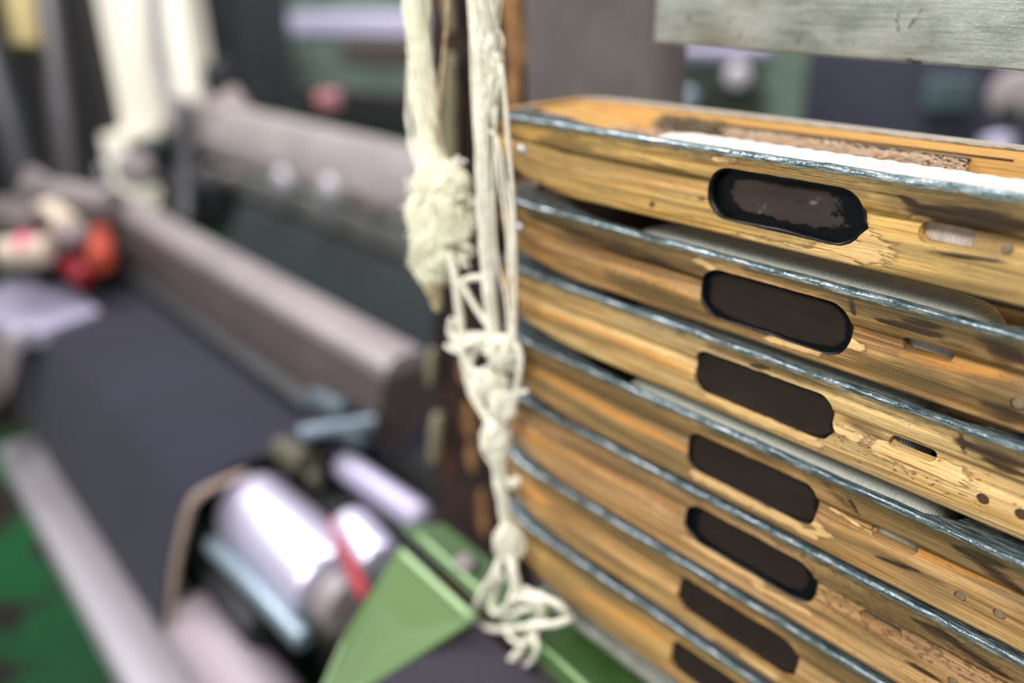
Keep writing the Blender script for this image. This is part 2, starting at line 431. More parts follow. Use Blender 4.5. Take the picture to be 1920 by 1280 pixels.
def insert_mat(name, seed, black_edge):
    """brown, scuffed insert; black_edge: how much of the border shows black"""
    t = NT(name)
    tc = t.n('ShaderNodeTexCoord'); sep = t.n('ShaderNodeSeparateXYZ'); t.l(tc.outputs['Object'], sep.inputs[0])
    n = t.noise(t.coord((90, 90, 150), loc=(seed, 0, seed)), 1, 5, .6, .3)
    n2 = t.noise(t.coord((40, 200, 170), loc=(seed, 2, 0)), 1, 5, .6)
    ex = t.math('DIVIDE', t.math('ABSOLUTE', sep.outputs['X']), .0265)
    ez = t.math('DIVIDE', t.math('ABSOLUTE', sep.outputs['Z']), .0082)
    e = t.math('POWER', t.math('ADD', t.math('POWER', ex, 4.0), t.math('POWER', ez, 3.4)), .28)
    e = t.math('ADD', e, t.math('MULTIPLY', t.math('SUBTRACT', n, .5), .7 if black_edge > .2 else .25))
    msk = t.sstep(e, 1-black_edge-.04, 1-black_edge+.03)
    brown = t.mix(n2, srgb(18, 13, 9), srgb(46, 37, 30)) if black_edge < .2 else t.mix(n2, srgb(28, 22, 18), srgb(70, 60, 54))
    lightsp = t.math('MULTIPLY', t.sstep(t.noise(t.coord((110, 50, 170), loc=(seed+.35, 0, 0)), 1, 4, .6), .62, .74), .5)
    if black_edge > .2: brown = t.mix(lightsp, brown, srgb(136, 120, 122))
    dsp = t.sstep(t.noise(t.coord((140, 50, 220), loc=(seed+.7, 0, 0)), 1, 4, .65), .63, .72)
    brown = t.mix(t.math('MULTIPLY', dsp, .7), brown, srgb(28, 24, 22))
    col = t.mix(msk, brown, (.003, .004, .005))
    rough = t.math('SUBTRACT', .62, t.math('MULTIPLY', msk, .38))
    return t.out(color=col, rough=rough, normal=t.bump(n2, .25, .0005), spec=.25)

# ------------------------------------------------------------------ the room
def struct(o): o['kind'] = 'structure'; return o
struct(link('floor', box_mesh((-1.5, 1.5, -.05), (11, 11, .1), bev=0), M['floor']))
struct(link('wall_back', box_mesh((-1.5, 5.5, 1.7), (11, .2, 3.6), bev=0), M['wall']))
struct(link('wall_left', box_mesh((-6.5, 1.5, 1.7), (.2, 8, 3.6), bev=0), M['wall']))

#@SHUTTLES
# ------------------------------------------------------------------ the loom shuttles
RIM = [1.1490, 1.1150, 1.0855, 1.0530, 1.0226, .9879, .9545]
BOT = [1.1215, 1.0886, 1.0585, 1.0246, .9905, .9590, .9262]
SHELF = .9215
X0, X1 = -.305, .095
T_F = ([-.305, -.3035, -.298, -.291, -.283, -.272, -.258], [.046, .037, .025, .0135, .0055, .0015, 0])
T_B = ([-.305, -.3035, -.298, -.285, -.268, -.25], [.046, .053, .0575, .0625, .0655, .0665])
T_D = ([-.305, -.298, -.29, -.28, -.27, -.26, -.25, -.24, -.23], [.014, .0125, .011, .009, .0066, .0042, .0022, .0008, 0])
T_T = ([-.305, -.298, -.29, -.28], [.004, .0022, .0008, 0])
def mir(x): return x if x < (X0+X1)/2 else X0+X1-x

def sweep_body(H, i):
    """outer skin of a shuttle, rim at z=0, bottom at z=-H (local coordinates)"""
    xs = []; x = X0
    while x < X1:
        xs.append(x)
        if x < -.297: x += .0012
        elif x < -.245: x += .0025
        elif x < -.19: x += .0016
        elif x < -.055: x += .0009
        elif x < .05: x += .006
        else: x += .003
    xs.append(X1)
    nf = 46
    us = np.concatenate([[0, .0001, .00035, .0007, .0011], np.linspace(.0016, H-.0032, nf-11), H-np.array([.0025, .0017, .001, .0005, .00015, 0])])
    rows = []
    for x in xs:
        m = mir(x); yf = np.interp(m, *T_F); yb = np.interp(m, *T_B)
        dz = np.interp(m, *T_D); tz = np.interp(m, *T_T)
        half = (yb-yf)/2
        uu = us*1000; k = (H*1000-uu)
        d = np.where(uu < 1.3, 1.3-np.sqrt(np.clip(1.3**2-(1.3-uu)**2, 0, None)), 0)
        r = 1.7
        d = d+np.where(k < r, r-np.sqrt(np.clip(r*r-(r-k)**2, 0, None)), 0)
        # thread groove: steep upper wall, long lower slope
        g0, g1, g2 = 9.2, 11.0, 17.2
        gr = np.interp(uu, [g0, g0+.5, g1, g1+.8, (g1+g2)/2, g2], [0, .25, 2.0, 2.15, 1.25, 0])
        amp = np.interp(m, [-.30, -.285, -.27, -.235, -.20, -.172, -.112, -.08, -.05], [.3, .9, 1.35, 1.1, .9, 1.0, .65, .45, .3])
        d = d+gr*amp
        wob = np.array([mnoise.noise(Vector((x*45+i*7, q*.22, i*3.1))) for q in uu])*.22+np.array([mnoise.noise(Vector((x*160+i*7, q*.9, i*1.1))) for q in uu])*.06
        edge = np.clip(np.minimum(uu, k)/1.5, 0, 1)
        d = d+wob*edge
        y = yf+np.minimum(d/1000, half*.98)
        hh = H-dz-tz
        z = -tz-us*hh/H
        jag = mnoise.noise(Vector((x*230, i*5.3, 0)))*.00016+mnoise.noise(Vector((x*60, i*2.3, 4)))*.00022
        z[:3] += jag
        # back face: narrower, goes further down so the next shuttle carries it
        nb = 7
        ybk = [yb-min(.0012, half*.5), yb, yb, yb, yb, yb-min(.001, half*.5)]
        zbk = [-tz, -tz-.0012, -tz-hh*.35, -tz-hh*.7, -tz-hh+.001, -tz-hh]
        row = [(x, y[j], z[j]) for j in range(len(us)-1, -1, -1)]
        w = max(yb-yf, 1e-4)
        row += [(x, y[0]+(ybk[0]-y[0])*q, -tz+(z[0]+tz)*(1-q)) for q in (.25, .5, .75)]
        row += list((x, a, b) for a, b in zip(ybk, zbk))
        row += [(x, ybk[-1]+(y[-1]-ybk[-1])*q, zbk[-1]+(z[-1]-zbk[-1])*q) for q in (.3, .65)]
        rows.append(row)
    n = len(rows[0]); V = [p for r_ in rows for p in r_]; F = []
    for a in range(len(rows)-1):
        for b in range(n):
            c = (b+1) % n
            F.append((a*n+b, a*n+c, (a+1)*n+c, (a+1)*n+b))
    F.append(tuple(range(n))[::-1]); F.append(tuple((len(rows)-1)*n+k for k in range(n)))
    me = bpy.data.meshes.new('body'); me.from_pydata(V, [], F); me.update()
    bm = bmesh.new(); bm.from_mesh(me); bmesh.ops.recalc_face_normals(bm, faces=bm.faces); bm.to_mesh(me); bm.free()
    return me

def stadium(cx, cu, hx, hu, r, n=10, rough=0.0, seed=0, notch=None, expo=1.0):
    pts = []
    for sx, sz, a0 in ((1, 1, 0), (-1, 1, 90), (-1, -1, 180), (1, -1, 270)):
        for k in range(n+1):
            a = math.radians(a0+90*k/n)
            pts.append([cx+sx*(hx-r)+r*math.cos(a), -cu+sz*(hu-r)+r*math.sin(a)])
    # subdivide the long straights
    out = []
    for k in range(len(pts)):
        p, q = pts[k], pts[(k+1) % len(pts)]; L = math.dist(p, q); m = max(1, int(L/.0012))
        for j in range(m): out.append([p[0]+(q[0]-p[0])*j/m, p[1]+(q[1]-p[1])*j/m])
    for p in out:
        d = Vector((p[0]-cx, p[1]+cu)); l = d.length or 1
        e = mnoise.noise(Vector((p[0]*420, p[1]*420, seed*3.3)))*rough + mnoise.noise(Vector((p[0]*130, p[1]*130, seed*1.3)))*rough*.8
        if notch:
            nx, nu, nr, na = notch
            q = math.hypot(p[0]-nx, p[1]+nu)
            if q < nr: e += na*(1-q/nr)
        p[0] += d.x/l*e; p[1] += d.y/l*e
    return out
def prism_y(outline, y0, y1):
    n = len(outline); V = [(x, y0, z) for x, z in outline]+[(x, y1, z) for x, z in outline]
    F = [(i, (i+1) % n, n+(i+1) % n, n+i) for i in range(n)]+[tuple(range(n))[::-1], tuple(range(n, 2*n))]
    bm = bmesh.new(); vs = [bm.verts.new(p) for p in V]
    for q in F: bm.faces.new([vs[i] for i in q])
    bmesh.ops.recalc_face_normals(bm, faces=bm.faces)
    me = bpy.data.meshes.new('prism'); bm.to_mesh(me); bm.free(); return me
def ring_y(outline, cx, cu, y0, y1, wall):
    """lining: a thin wall that follows a hole outline"""
    n = len(outline); inn = []
    for x, z in outline:
        d = Vector((x-cx, z+cu)); s = 1-wall/max(d.length, 1e-5)
        inn.append((cx+d.x*s, -cu+d.y*s))
    V = [(x, y0, z) for x, z in outline]+[(x, y0, z) for x, z in inn]+[(x, y1, z) for x, z in inn]+[(x, y1, z) for x, z in outline]
    F = []
    for i in range(n):
        j = (i+1) % n
        for a in range(4):
            b = (a+1) % 4; F.append((a*n+i, a*n+j, b*n+j, b*n+i))
    bm = bmesh.new(); vs = [bm.verts.new(p) for p in V]
    for q in F: bm.faces.new([vs[i] for i in q])
    return bm_mesh(bm, 'lining', True)

def cavity_mesh(H, xr):
    """cutter: wedge shaped hollow near the left end, open right through further right"""
    st = []
    for x, yf, yb, dep in ((-.284, .030, .052, .0016), (-.276, .0185, .0575, .0035), (-.262, .0155, .0590, .006), (-.248, .0135, .0592, .010),
                           (-.235, .0075, .0592, .014), (-.222, .0040, .0592, .017), (-.212, .0028, .0592, .019), (-.205, .0025, .0592, H+.004),
                           (xr-.012, .0025, .0592, H+.004), (xr-.004, .006, .056, H+.004), (xr, .014, .048, H+.004)):
        st.append([(x, yf, .004), (x, yb, .004), (x, yb, -.001), (x, yb-.0008, -dep*.5), (x, yb-.0012, -dep), (x, yf+.0026 if dep > .01 else yf+.002, -dep),
                   (x, yf+.0024 if dep > .01 else yf+.001, -min(.008, dep*.6)), (x, yf, -.001)])
    n = 8; V = [p for s in st for p in s]; F = []
    for a in range(len(st)-1):
        for b in range(n):
            c = (b+1) % n; F.append((a*n+b, a*n+c, (a+1)*n+c, (a+1)*n+b))
    F.append(tuple(range(n))[::-1]); F.append(tuple((len(st)-1)*n+k for k in range(n)))
    bm = bmesh.new(); vs = [bm.verts.new(p) for p in V]
    for q in F: bm.faces.new([vs[i] for i in q])
    bmesh.ops.recalc_face_normals(bm, faces=bm.faces)
    me = bpy.data.meshes.new('cavity'); bm.to_mesh(me); bm.free(); return me

def cut(me, cutters):
    o = bpy.data.objects.new('tmp_body', me); COL.objects.link(o); tmp = [o]
    for c in cutters:
        co = bpy.data.objects.new('tmp_cut', c); COL.objects.link(co); tmp.append(co)
        md = o.modifiers.new('b', 'BOOLEAN'); md.operation = 'DIFFERENCE'; md.object = co
        md.solver = 'EXACT'
    dg = bpy.context.evaluated_depsgraph_get(); dg.update()
    res = bpy.data.meshes.new_from_object(o.evaluated_get(dg))
    for q in tmp: bpy.data.objects.remove(q)
    return res

def P(px, py, i):
    """a spot on the front of shuttle i (from where the photograph shows it): x and depth under the rim, in metres"""
    v = aty(px, py, 0); return v.x, RIM[i]-v.z

def marks(me, H, i, spec):
    n = len(me.vertices); co = np.empty(n*3, np.float32); me.vertices.foreach_get('co', co); co = co.reshape(-1, 3)
    x, y, u = co[:, 0], co[:, 1], -co[:, 2]
    for kind in ('dark', 'raw', 'org', 'speck', 'stain'):
        val = np.zeros(n, np.float32)
        for (k, p, q, hw, s) in spec:
            if k != kind: continue
            ax, au = P(*p, i); bx, bu = P(*q, i)
            dx, du = bx-ax, bu-au; L = max(math.hypot(dx, du), 1e-5)
            t = np.clip(((x-ax)*dx+(u-au)*du)/L**2, 0, 1)
            dd = np.hypot((x-ax-t*dx)*.45, u-au-t*du)*(.75 if kind in ('dark', 'stain') else 1); s = s*(1.2 if kind == 'dark' else 1)
            wd = hw*(1 if kind in ('raw', 'speck') else (.45+.55*np.sin(np.pi*np.clip(t, .02, .98))))
            val = np.maximum(val, s*np.clip(1-.5*dd/wd, 0, 1))
        val *= (y < .012)
        a = me.attributes.new(kind, 'FLOAT', 'POINT'); a.data.foreach_set('value', val.astype(np.float32))
    # the hollow's own surfaces were never soiled or lacquered
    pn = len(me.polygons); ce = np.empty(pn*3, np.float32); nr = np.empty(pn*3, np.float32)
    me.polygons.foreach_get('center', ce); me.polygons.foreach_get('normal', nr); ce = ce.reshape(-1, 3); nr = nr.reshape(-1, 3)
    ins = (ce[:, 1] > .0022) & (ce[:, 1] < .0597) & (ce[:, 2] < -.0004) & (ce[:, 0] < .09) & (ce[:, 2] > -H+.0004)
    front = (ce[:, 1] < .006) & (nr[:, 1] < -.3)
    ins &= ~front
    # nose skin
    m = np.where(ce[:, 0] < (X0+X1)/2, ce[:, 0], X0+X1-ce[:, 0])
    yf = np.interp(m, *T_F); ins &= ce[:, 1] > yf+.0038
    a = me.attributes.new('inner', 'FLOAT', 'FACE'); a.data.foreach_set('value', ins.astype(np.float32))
    sm = np.ones(pn, bool); me.polygons.foreach_set('use_smooth', sm)
    # keep hard edges where the cutters went in
    try: me.set_sharp_from_angle(angle=math.radians(38))
    except Exception: pass
    me.update()

# wear that has a place of its own: (kind, from, to, half width, strength)
WEAR = [
 [('raw', (1395, 452), (1560, 488), .0022, 1), ('raw', (1560, 478), (1618, 470), .0036, 1), ('raw', (1620, 440), (1640, 460), .0025, .9),
  ('dark', (1689, 368), (1730, 392), .0009, 1), ('dark', (1725, 395), (1920, 425), .0030, .95), ('dark', (1740, 470), (1890, 492), .0007, .8), ('dark', (1690, 540), (1760, 556), .0005, .6),
  ('raw', (1716, 408), (1736, 412), .0012, .8), ('dark', (1128, 262), (1240, 300), .0012, .45), ('dark', (1010, 262), (1066, 290), .0018, .6),
  ('org', (1040, 300), (1320, 355), .0016, .75), ('dark', (1180, 290), (1325, 335), .0009, .6), ('raw', (1344, 296), (1372, 298), .0012, .9),
  ('dark', (1222, 378), (1224, 388), .0008, .9), ('dark', (1012, 336), (1013, 342), .0009, .8), ('dark', (1310, 372), (1322, 372), .0012, .7), ('dark', (1530, 330), (1700, 372), .0011, .5),
  ('stain', (1700, 372), (1920, 420), .0040, .8), ('stain', (1780, 440), (1920, 455), .0022, .7), ('stain', (1020, 262), (1100, 280), .0022, .6), ('stain', (1560, 500), (1900, 550), .0012, .5), ('stain', (1090, 300), (1320, 345), .0010, .45), ('stain', (1440, 330), (1620, 365), .0012, .6)],
 [('dark', (1000, 405), (1310, 525), .0028, .75), ('dark', (1655, 602), (1760, 628), .0014, .95), ('dark', (1700, 600), (1760, 612), .0012, .9), ('dark', (1850, 640), (1920, 675), .0030, .9),
  ('org', (1695, 668), (1890, 712), .0022, 1), ('dark', (1655, 690), (1790, 728), .0020, .5), ('dark', (1855, 760), (1920, 785), .0026, .75), ('org', (1100, 470), (1300, 560), .0016, .7),
  ('raw', (1590, 640), (1604, 650), .0014, 1), ('raw', (1312, 487), (1330, 500), .0012, 1), ('speck', (1140, 500), (1300, 580), .004, 1), ('raw', (1440, 634), (1530, 662), .0010, .9),
  ('dark', (1595, 560), (1602, 590), .0006, .9), ('speck', (1140, 400), (1310, 470), .003, 1), ('dark', (1760, 640), (1830, 660), .0010, .7),
  ('stain', (1010, 400), (1310, 500), .0034, .9), ('stain', (1150, 520), (1320, 590), .0024, .9), ('stain', (1640, 690), (1800, 735), .0034, .9), ('stain', (1600, 570), (1920, 650), .0050, .8), ('stain', (1840, 740), (1920, 780), .0050, .9), ('stain', (1400, 505), (1560, 545), .0012, .7)],
 [('raw', (1672, 850), (1770, 885), .0030, 1), ('raw', (1330, 745), (1530, 832), .0013, 1), ('dark', (1800, 830), (1920, 872), .0016, .85), ('dark', (1850, 860), (1920, 890), .0018, .85),
  ('org', (960, 565), (1290, 690), .0018, .85), ('raw', (1560, 800), (1600, 820), .0020, .8), ('dark', (1800, 810), (1808, 850), .0005, .9), ('dark', (1540, 770), (1660, 830), .0005, .7),
  ('speck', (1600, 830), (1760, 900), .004, .7), ('org', (1150, 640), (1290, 700), .0020, .9), ('dark', (1410, 685), (1440, 690), .0010, .9),
  ('stain', (1790, 800), (1920, 860), .0040, .6), ('stain', (1330, 650), (1560, 730), .0014, .7), ('stain', (1600, 730), (1800, 810), .0012, .5), ('stain', (1590, 790), (1660, 830), .0012, .7), ('stain', (1040, 600), (1290, 700), .0010, .5)],
 [('org', (985, 690), (1285, 845), .0017, 1.1), ('dark', (1540, 900), (1600, 960), .0016, .6), ('dark', (1590, 932), (1612, 968), .0004, 1), ('dark', (1800, 1030), (1870, 1055), .0018, 1), ('dark', (1830, 1050), (1920, 1110), .0018, .8),
  ('org', (1640, 1005), (1890, 1110), .0016, 1), ('raw', (1305, 890), (1520, 1000), .0016, 1), ('raw', (1525, 975), (1545, 1000), .0018, .9), ('dark', (1645, 1045), (1720, 1070), .0010, .8),
  ('dark', (1500, 860), (1640, 910), .0013, .6), ('raw', (1545, 950), (1630, 1000), .0008, .7), ('org', (1470, 850), (1570, 920), .0020, .9),
  ('stain', (1000, 680), (1290, 810), .0026, .8), ('stain', (1540, 890), (1920, 1080), .0044, .9), ('stain', (1010, 720), (1290, 880), .0012, .6), ('stain', (1560, 1000), (1760, 1090), .0012, .6), ('stain', (1300, 800), (1500, 880), .0012, .7)],
 [('org', (965, 800), (1050, 850), .0024, 1), ('org', (1060, 850), (1275, 960), .0012, .9), ('speck', (1540, 1080), (1800, 1240), .008, 1.3), ('dark', (1720, 1165), (1790, 1200), .0016, .95), ('dark', (1780, 1200), (1900, 1275), .0014, .8),
  ('raw', (1285, 1010), (1420, 1090), .0014, 1), ('raw', (1420, 1100), (1510, 1145), .0010, 1), ('dark', (1700, 1240), (1760, 1275), .0012, .9), ('speck', (1100, 870), (1270, 960), .005, .8),
  ('stain', (1500, 1060), (1900, 1260), .0034, .8), ('stain', (1050, 830), (1280, 940), .0018, .6), ('stain', (1540, 1150), (1700, 1230), .0020, .5)],
 [('org', (975, 910), (1020, 945), .0020, 1.2), ('raw', (1280, 1165), (1330, 1195), .0013, 1), ('raw', (1395, 1230), (1450, 1265), .0013, 1), ('org', (1040, 960), (1260, 1100), .0012, .6), ('dark', (1500, 1180), (1600, 1250), .0010, .6),
  ('stain', (1000, 900), (1280, 1080), .0022, .7), ('stain', (1500, 1200), (1640, 1290), .0050, .8), ('stain', (1030, 980), (1260, 1120), .0010, .6)],
 [('org', (1090, 1110), (1250, 1210), .0016, 1.1), ('dark', (990, 1030), (1200, 1180), .0009, .4), ('org', (985, 1040), (1040, 1090), .0018, .6),
  ('stain', (1000, 1010), (1260, 1180), .0022, .7), ('stain', (1030, 1090), (1240, 1240), .0010, .6)],
]
TONES = [
 (srgb(208, 171, 97), srgb(186, 145, 77), srgb(140, 104, 51), srgb(165, 139, 89)),
 (srgb(183, 146, 92), srgb(153, 114, 64), srgb(107, 76, 40), srgb(127, 102, 66)),
 (srgb(217, 185, 126), srgb(191, 154, 94), srgb(145, 111, 62), srgb(175, 150, 106)),
 (srgb(179, 144, 92), srgb(155, 118, 70), srgb(109, 80, 42), srgb(129, 108, 72)),
 (srgb(191, 155, 104), srgb(172, 133, 86), srgb(125, 91, 54), srgb(146, 114, 78)),
 (srgb(187, 151, 97), srgb(166, 128, 76), srgb(119, 85, 48), srgb(138, 112, 74)),
 (srgb(187, 153, 95), srgb(166, 129, 72), srgb(119, 87, 44), srgb(138, 116, 72)),
]
#          cx       hx      cu      hu      r      rough  notch                      black  plate depth
WIN = [(-.1413, .0271, .01395, .00845, .0082, .00022, (-.1140, .0155, .0022, .0016), .30, .0036),
       (-.1411, .0278, .01385, .00870, .0080, .00018, None, .07, .0024),
       (-.1423, .0268, .01410, .00825, .0056, .00040, (-.1157, .0168, .0021, .0020), .0, .0016),
       (-.1432, .0267, .01430, .00815, .0058, .00025, None, .04, .0016),
       (-.1410, .0284, .01440, .00860, .0082, .00022, None, .12, .0030),
       (-.1430, .0272, .01450, .00850, .0064, .00030, None, .0, .0018),
       (-.1448, .0272, .01450, .00850, .0060, .00030, None, .0, .0018)]
#        cx       cu      hx     hu
SLOT = [(-.0922, .01345, .0072, .0029), (-.0917, .01150, .0070, .0021), (-.0908, .01290, .0069, .0021),
        (-.0912, .01240, .0074, .0023), (-.0905, .01390, .0069, .0021), (-.0910, .01300, .0070, .0021), (-.0910, .01300, .0070, .0021)]
WHERE = ['topmost wooden loom shuttle of the stack, its white yarn and hollow in view',
         'second wooden shuttle from the top, brown with dark streaks right of its slot',
         'third wooden shuttle from the top, pale, with a raw patch below its slot',
         'fourth wooden shuttle from the top, olive brown with an orange groove and two pale plugs',
         'fifth wooden shuttle from the top, speckled, its brown insert rimmed in black at both ends',
         'sixth wooden shuttle from the top, second lowest of the stack',
         'lowest wooden shuttle of the stack, resting on the steel shelf']
PLUGS = {0: [((1885, 468), 'pale', .0013)], 1: [((1908, 757), 'pale', .0017)], 2: [((1842, 936), 'dark', .0016), ((1914, 965), 'dark', .0016)],
         3: [((1800, 1118), 'pale', .0016), ((1873, 1152), 'pale', .0016)], 4: [((1787, 1278), 'pale', .0016)]}
NOSE = {0: ((975, 283), 'pin'), 1: ((970, 428), 'pin'), 2: ((968, 573), 'black'), 4: ((971, 791), 'black')}
XR = [-.030, -.066, -.066, -.073, -.066, -.066, -.066]
YEND = [-.052, -.0825, -.094, -.0850, -.080, -.080, -.080]

for i in range(7):
    H = RIM[i]-BOT[i]
    nxt = RIM[i+1] if i < 6 else SHELF
    root = thing('loom_shuttle', ((X0+X1)/2, .033, BOT[i]), WHERE[i], 'shuttle', 'wooden shuttles stacked in the rack')
    cx, hx, cu, hu, r, rgh, notch, blk, pd = WIN[i]
    wo = stadium(cx, cu, hx, hu, r, 10, rgh, i+1, notch)
    so = stadium(SLOT[i][0], SLOT[i][1], SLOT[i][2], SLOT[i][3], SLOT[i][3]*.97, 8, .0001, i+20)
    cutters = [cavity_mesh(H, XR[i]), prism_y(wo, -.005, .0052), prism_y(so, -.005, .012)]
    for (pp, kk, rr) in PLUGS.get(i, []):
        x_, u_ = P(*pp, i)
        cutters.append(prism_y([(x_+(rr+.00015)*math.cos(q*.314159), -u_+(rr+.00015)*math.sin(q*.314159)) for q in range(20)], -.004, .0013))
    me = cut(sweep_body(H, i), cutters)
    marks(me, H, i, WEAR[i])
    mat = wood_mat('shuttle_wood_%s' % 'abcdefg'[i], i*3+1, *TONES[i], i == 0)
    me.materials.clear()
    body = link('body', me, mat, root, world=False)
    body.location = Vector((0, 0, RIM[i]))-root.location
    base = Vector((0, 0, RIM[i]))
    def child(name, me_, mat_, parent=None, origin=Vector((0, 0, 0))):
        o = link(name, me_, mat_, parent or root, world=False)
        o.location = base+origin-root.location if parent is None else origin
        return o
    # insert in the long window (modelled about its own centre)
    ins = stadium(0, 0, hx-.0001, hu-.0001, r, 10, rgh, i+1, None)
    child('window_insert', prism_y(ins, 0, .0004), insert_mat('insert_%s' % 'abcdefg'[i], i*1.7+.3, blk), None, Vector((cx, pd, -cu)))
    if blk > 0:
        o = child('window_lining', ring_y(wo, cx, cu, .0004 if i == 0 else .0009, pd+.0005, .0011 if i == 0 else .0007), M['black'])
        tag(o, 'glossy black lining of the window')
    for (pp, kk, rr) in PLUGS.get(i, []):
        x_, u_ = P(*pp, i)
        child('plug', cyl_mesh((x_, .0005, -u_), (x_, .002, -u_), rr, 20, bev=.0003), M['plug'] if kk == 'dark' else M['plug_pale'])
    if i in NOSE:
        (pp, kk) = NOSE[i]; x_, u_ = P(*pp, i); yy = .0012
        bm = bmesh.new(); bmesh.ops.create_uvsphere(bm, u_segments=20, v_segments=12, radius=.0024 if kk == 'pin' else .0013)
        bmesh.ops.scale(bm, vec=(1, .7, 1), verts=bm.verts); bmesh.ops.translate(bm, vec=(x_, yy, -u_), verts=bm.verts)
        o = child('thread_eye', bm_mesh(bm, 'eye', True), M[kk])
        tag(o, 'shiny metal thread eye' if kk == 'pin' else 'dark thread hole')
    # packing block between this shuttle and the next, out of sight behind the front wall
    gap = (RIM[i]-H)-nxt
    if gap > 0:
        child('bearing_strip', box_mesh((-.105, .0625, -H-gap/2+.0002), (.30, .006, gap+.0004), bev=.0004), mat)

    # pirn with yarn: a thing lying inside the shuttle
    names = ['topmost', 'second', 'third', 'fourth', 'fifth', 'sixth', 'lowest']
    yc, zc, rr = .0195, RIM[i]-.0149, .0141
    pr = thing('yarn_pirn', (-.15, yc, zc), 'pirn wound with %s yarn lying inside the %s shuttle' % ('bright white' if i == 0 else ('pale' if i < 4 else 'shade-darkened'), names[i]), 'pirn', 'pirns inside the shuttles')
    st = []
    xl, xr = -.214, YEND[i]
    for t_, q_ in ((0, .35), (.004, .72), (.012, .93), (.022, 1.0)): st.append((xl+t_, rr*q_))
    N = 90
    for k in range(1, N):
        x_ = xl+.022+(xr-.030-xl-.022)*k/N
        st.append((x_, rr*(1+.012*math.sin(k*1.1)+.012*random.uniform(-1, 1)*.6)))
    for t_, q_ in ((.024, .97), (.018, .90), (.012, .80), (.006, .68), (0, .5)) if i == 0 else ((.012, .99), (.006, .95), (.003, .88), (0, .72)): st.append((xr-t_, rr*q_))
    V = []; F = []; n = 48
    for (x_, r_) in st:
        for k in range(n):
            a = 2*math.pi*k/n; V.append((x_, yc+r_*math.cos(a), zc+r_*math.sin(a)))
    for a in range(len(st)-1):
        for b in range(n): F.append((a*n+b, a*n+(b+1) % n, (a+1)*n+(b+1) % n, (a+1)*n+b))
    F.append(tuple(range(n))[::-1]); F.append(tuple((len(st)-1)*n+k for k in range(n)))
    link('wound_yarn', mesh('yarn', V, F, True), M['yarn'] if i == 0 else (M['yarn_green'] if i < 4 else M['yarn_shaded']), pr)
    link('bobbin_core', cyl_mesh((xl-.012, yc, zc), (xr+(.010 if i == 0 else .006), yc, zc), .0052, 20, .0040, .001), M['black'], pr)

    if i == 0:
        # pile strip glued along the back wall, dark tape above it
        seg = []
        for k in range(2600):
            x_ = -.232+.119*random.random(); z_ = random.uniform(-.0105, -.0060)
            p0 = Vector((x_, .0585, z_)); p1 = p0+Vector((random.uniform(-.0014, .0014), -random.uniform(.003, .0055), random.uniform(.0002, .0022)))
            seg.append(([p0, (p0+p1)/2+Vector((0, 0, .0004)), p1], [.0002, .00018, .00008]))
        o = child('pile_strip', tubes_mesh(seg, 4), M['fur']); tag(o, 'tan pile strip glued to the inner back wall', kind='stuff')
        child('backing_tape', box_mesh((-.159, .0580, -.0052), (.092, .0024, .0011), bev=.0003), M['tape'])
        a_ = aty(1400, 238, .0588); b_ = aty(1900, 301, .0588)
        ln_ = tubes_mesh([([a_+(b_-a_)*q/8-Vector((0, 0, RIM[0])) for q in range(-1, 9)], .00028)], 6)
        child('scribed_line', ln_, M['plug'])
        seg = []
        for k in range(1000):
            a = random.random(); x_ = -.236+.030*a+random.uniform(-.002, .002); z_ = random.uniform(-.012, -.005)
            p0 = Vector((x_, .0585, z_)); ln = random.uniform(.006, .013)
            p1 = p0+Vector((random.uniform(-.003, .004), -ln*.9, random.uniform(-.002, .004)))
            seg.append(([p0, (p0+p1)/2+Vector((0, 0, .0015)), p1], [.0002, .00018, .00007]))
        o = child('fur_tuft', tubes_mesh(seg, 4), M['tuft']); tag(o, 'grey-brown fur tuft at the left end of the yarn', kind='stuff')
        seg = []
        for k in range(900):
            x_ = random.uniform(-.236, -.210); y_ = random.uniform(.026, .040)
            p0 = Vector((x_, y_, random.uniform(-.016, -.009))); p1 = p0+Vector((random.uniform(.002, .010), -random.uniform(.010, .018), random.uniform(.003, .009)))
            seg.append(([p0, (p0+p1)/2+Vector((0, 0, .002)), p1], [.0002, .00018, .00007]))
        o = child('fur_fringe', tubes_mesh(seg, 4), M['tuft_pale']); tag(o, 'pale fringe of the fur tuft', kind='stuff')
#@END_SHUTTLES

# ------------------------------------------------------------------ the rack
a = aty(1225, 80, .07); b = aty(1920, 135, .07)
bz = (a.z+b.z)/2
bar = thing('steel_crossbar', ((a.x+.13)/2, .072, bz), 'flat scratched grey steel bar across the rack above the shuttles', 'metal bar')
zl, zr = a.z, a.z+(b.z-a.z)/(b.x-a.x)*(.14-a.x)
bm = bmesh.new()
pts = [(a.x, zl), (.14, zr), (.14, zr+.045), (a.x, zl+.045)]
vs = [bm.verts.new((x, y, z)) for y in (.070, .076) for x, z in pts]
for q in ((0, 1, 2, 3), (7, 6, 5, 4), (0, 4, 5, 1), (1, 5, 6, 2), (2, 6, 7, 3), (3, 7, 4, 0)): bm.faces.new([vs[k] for k in q])
bmesh.ops.recalc_face_normals(bm, faces=bm.faces)
bmesh.ops.bevel(bm, geom=list(bm.edges), offset=.0008, segments=2, affect='EDGES')
link('bar', bm_mesh(bm, 'bar'), M['steel'], bar)
for x_ in (.10, .12):
    link('bolt', cyl_mesh((x_, .066, zr+.022), (x_, .0705, zr+.022), .004, 6, bev=.0005), M['post'], bar)

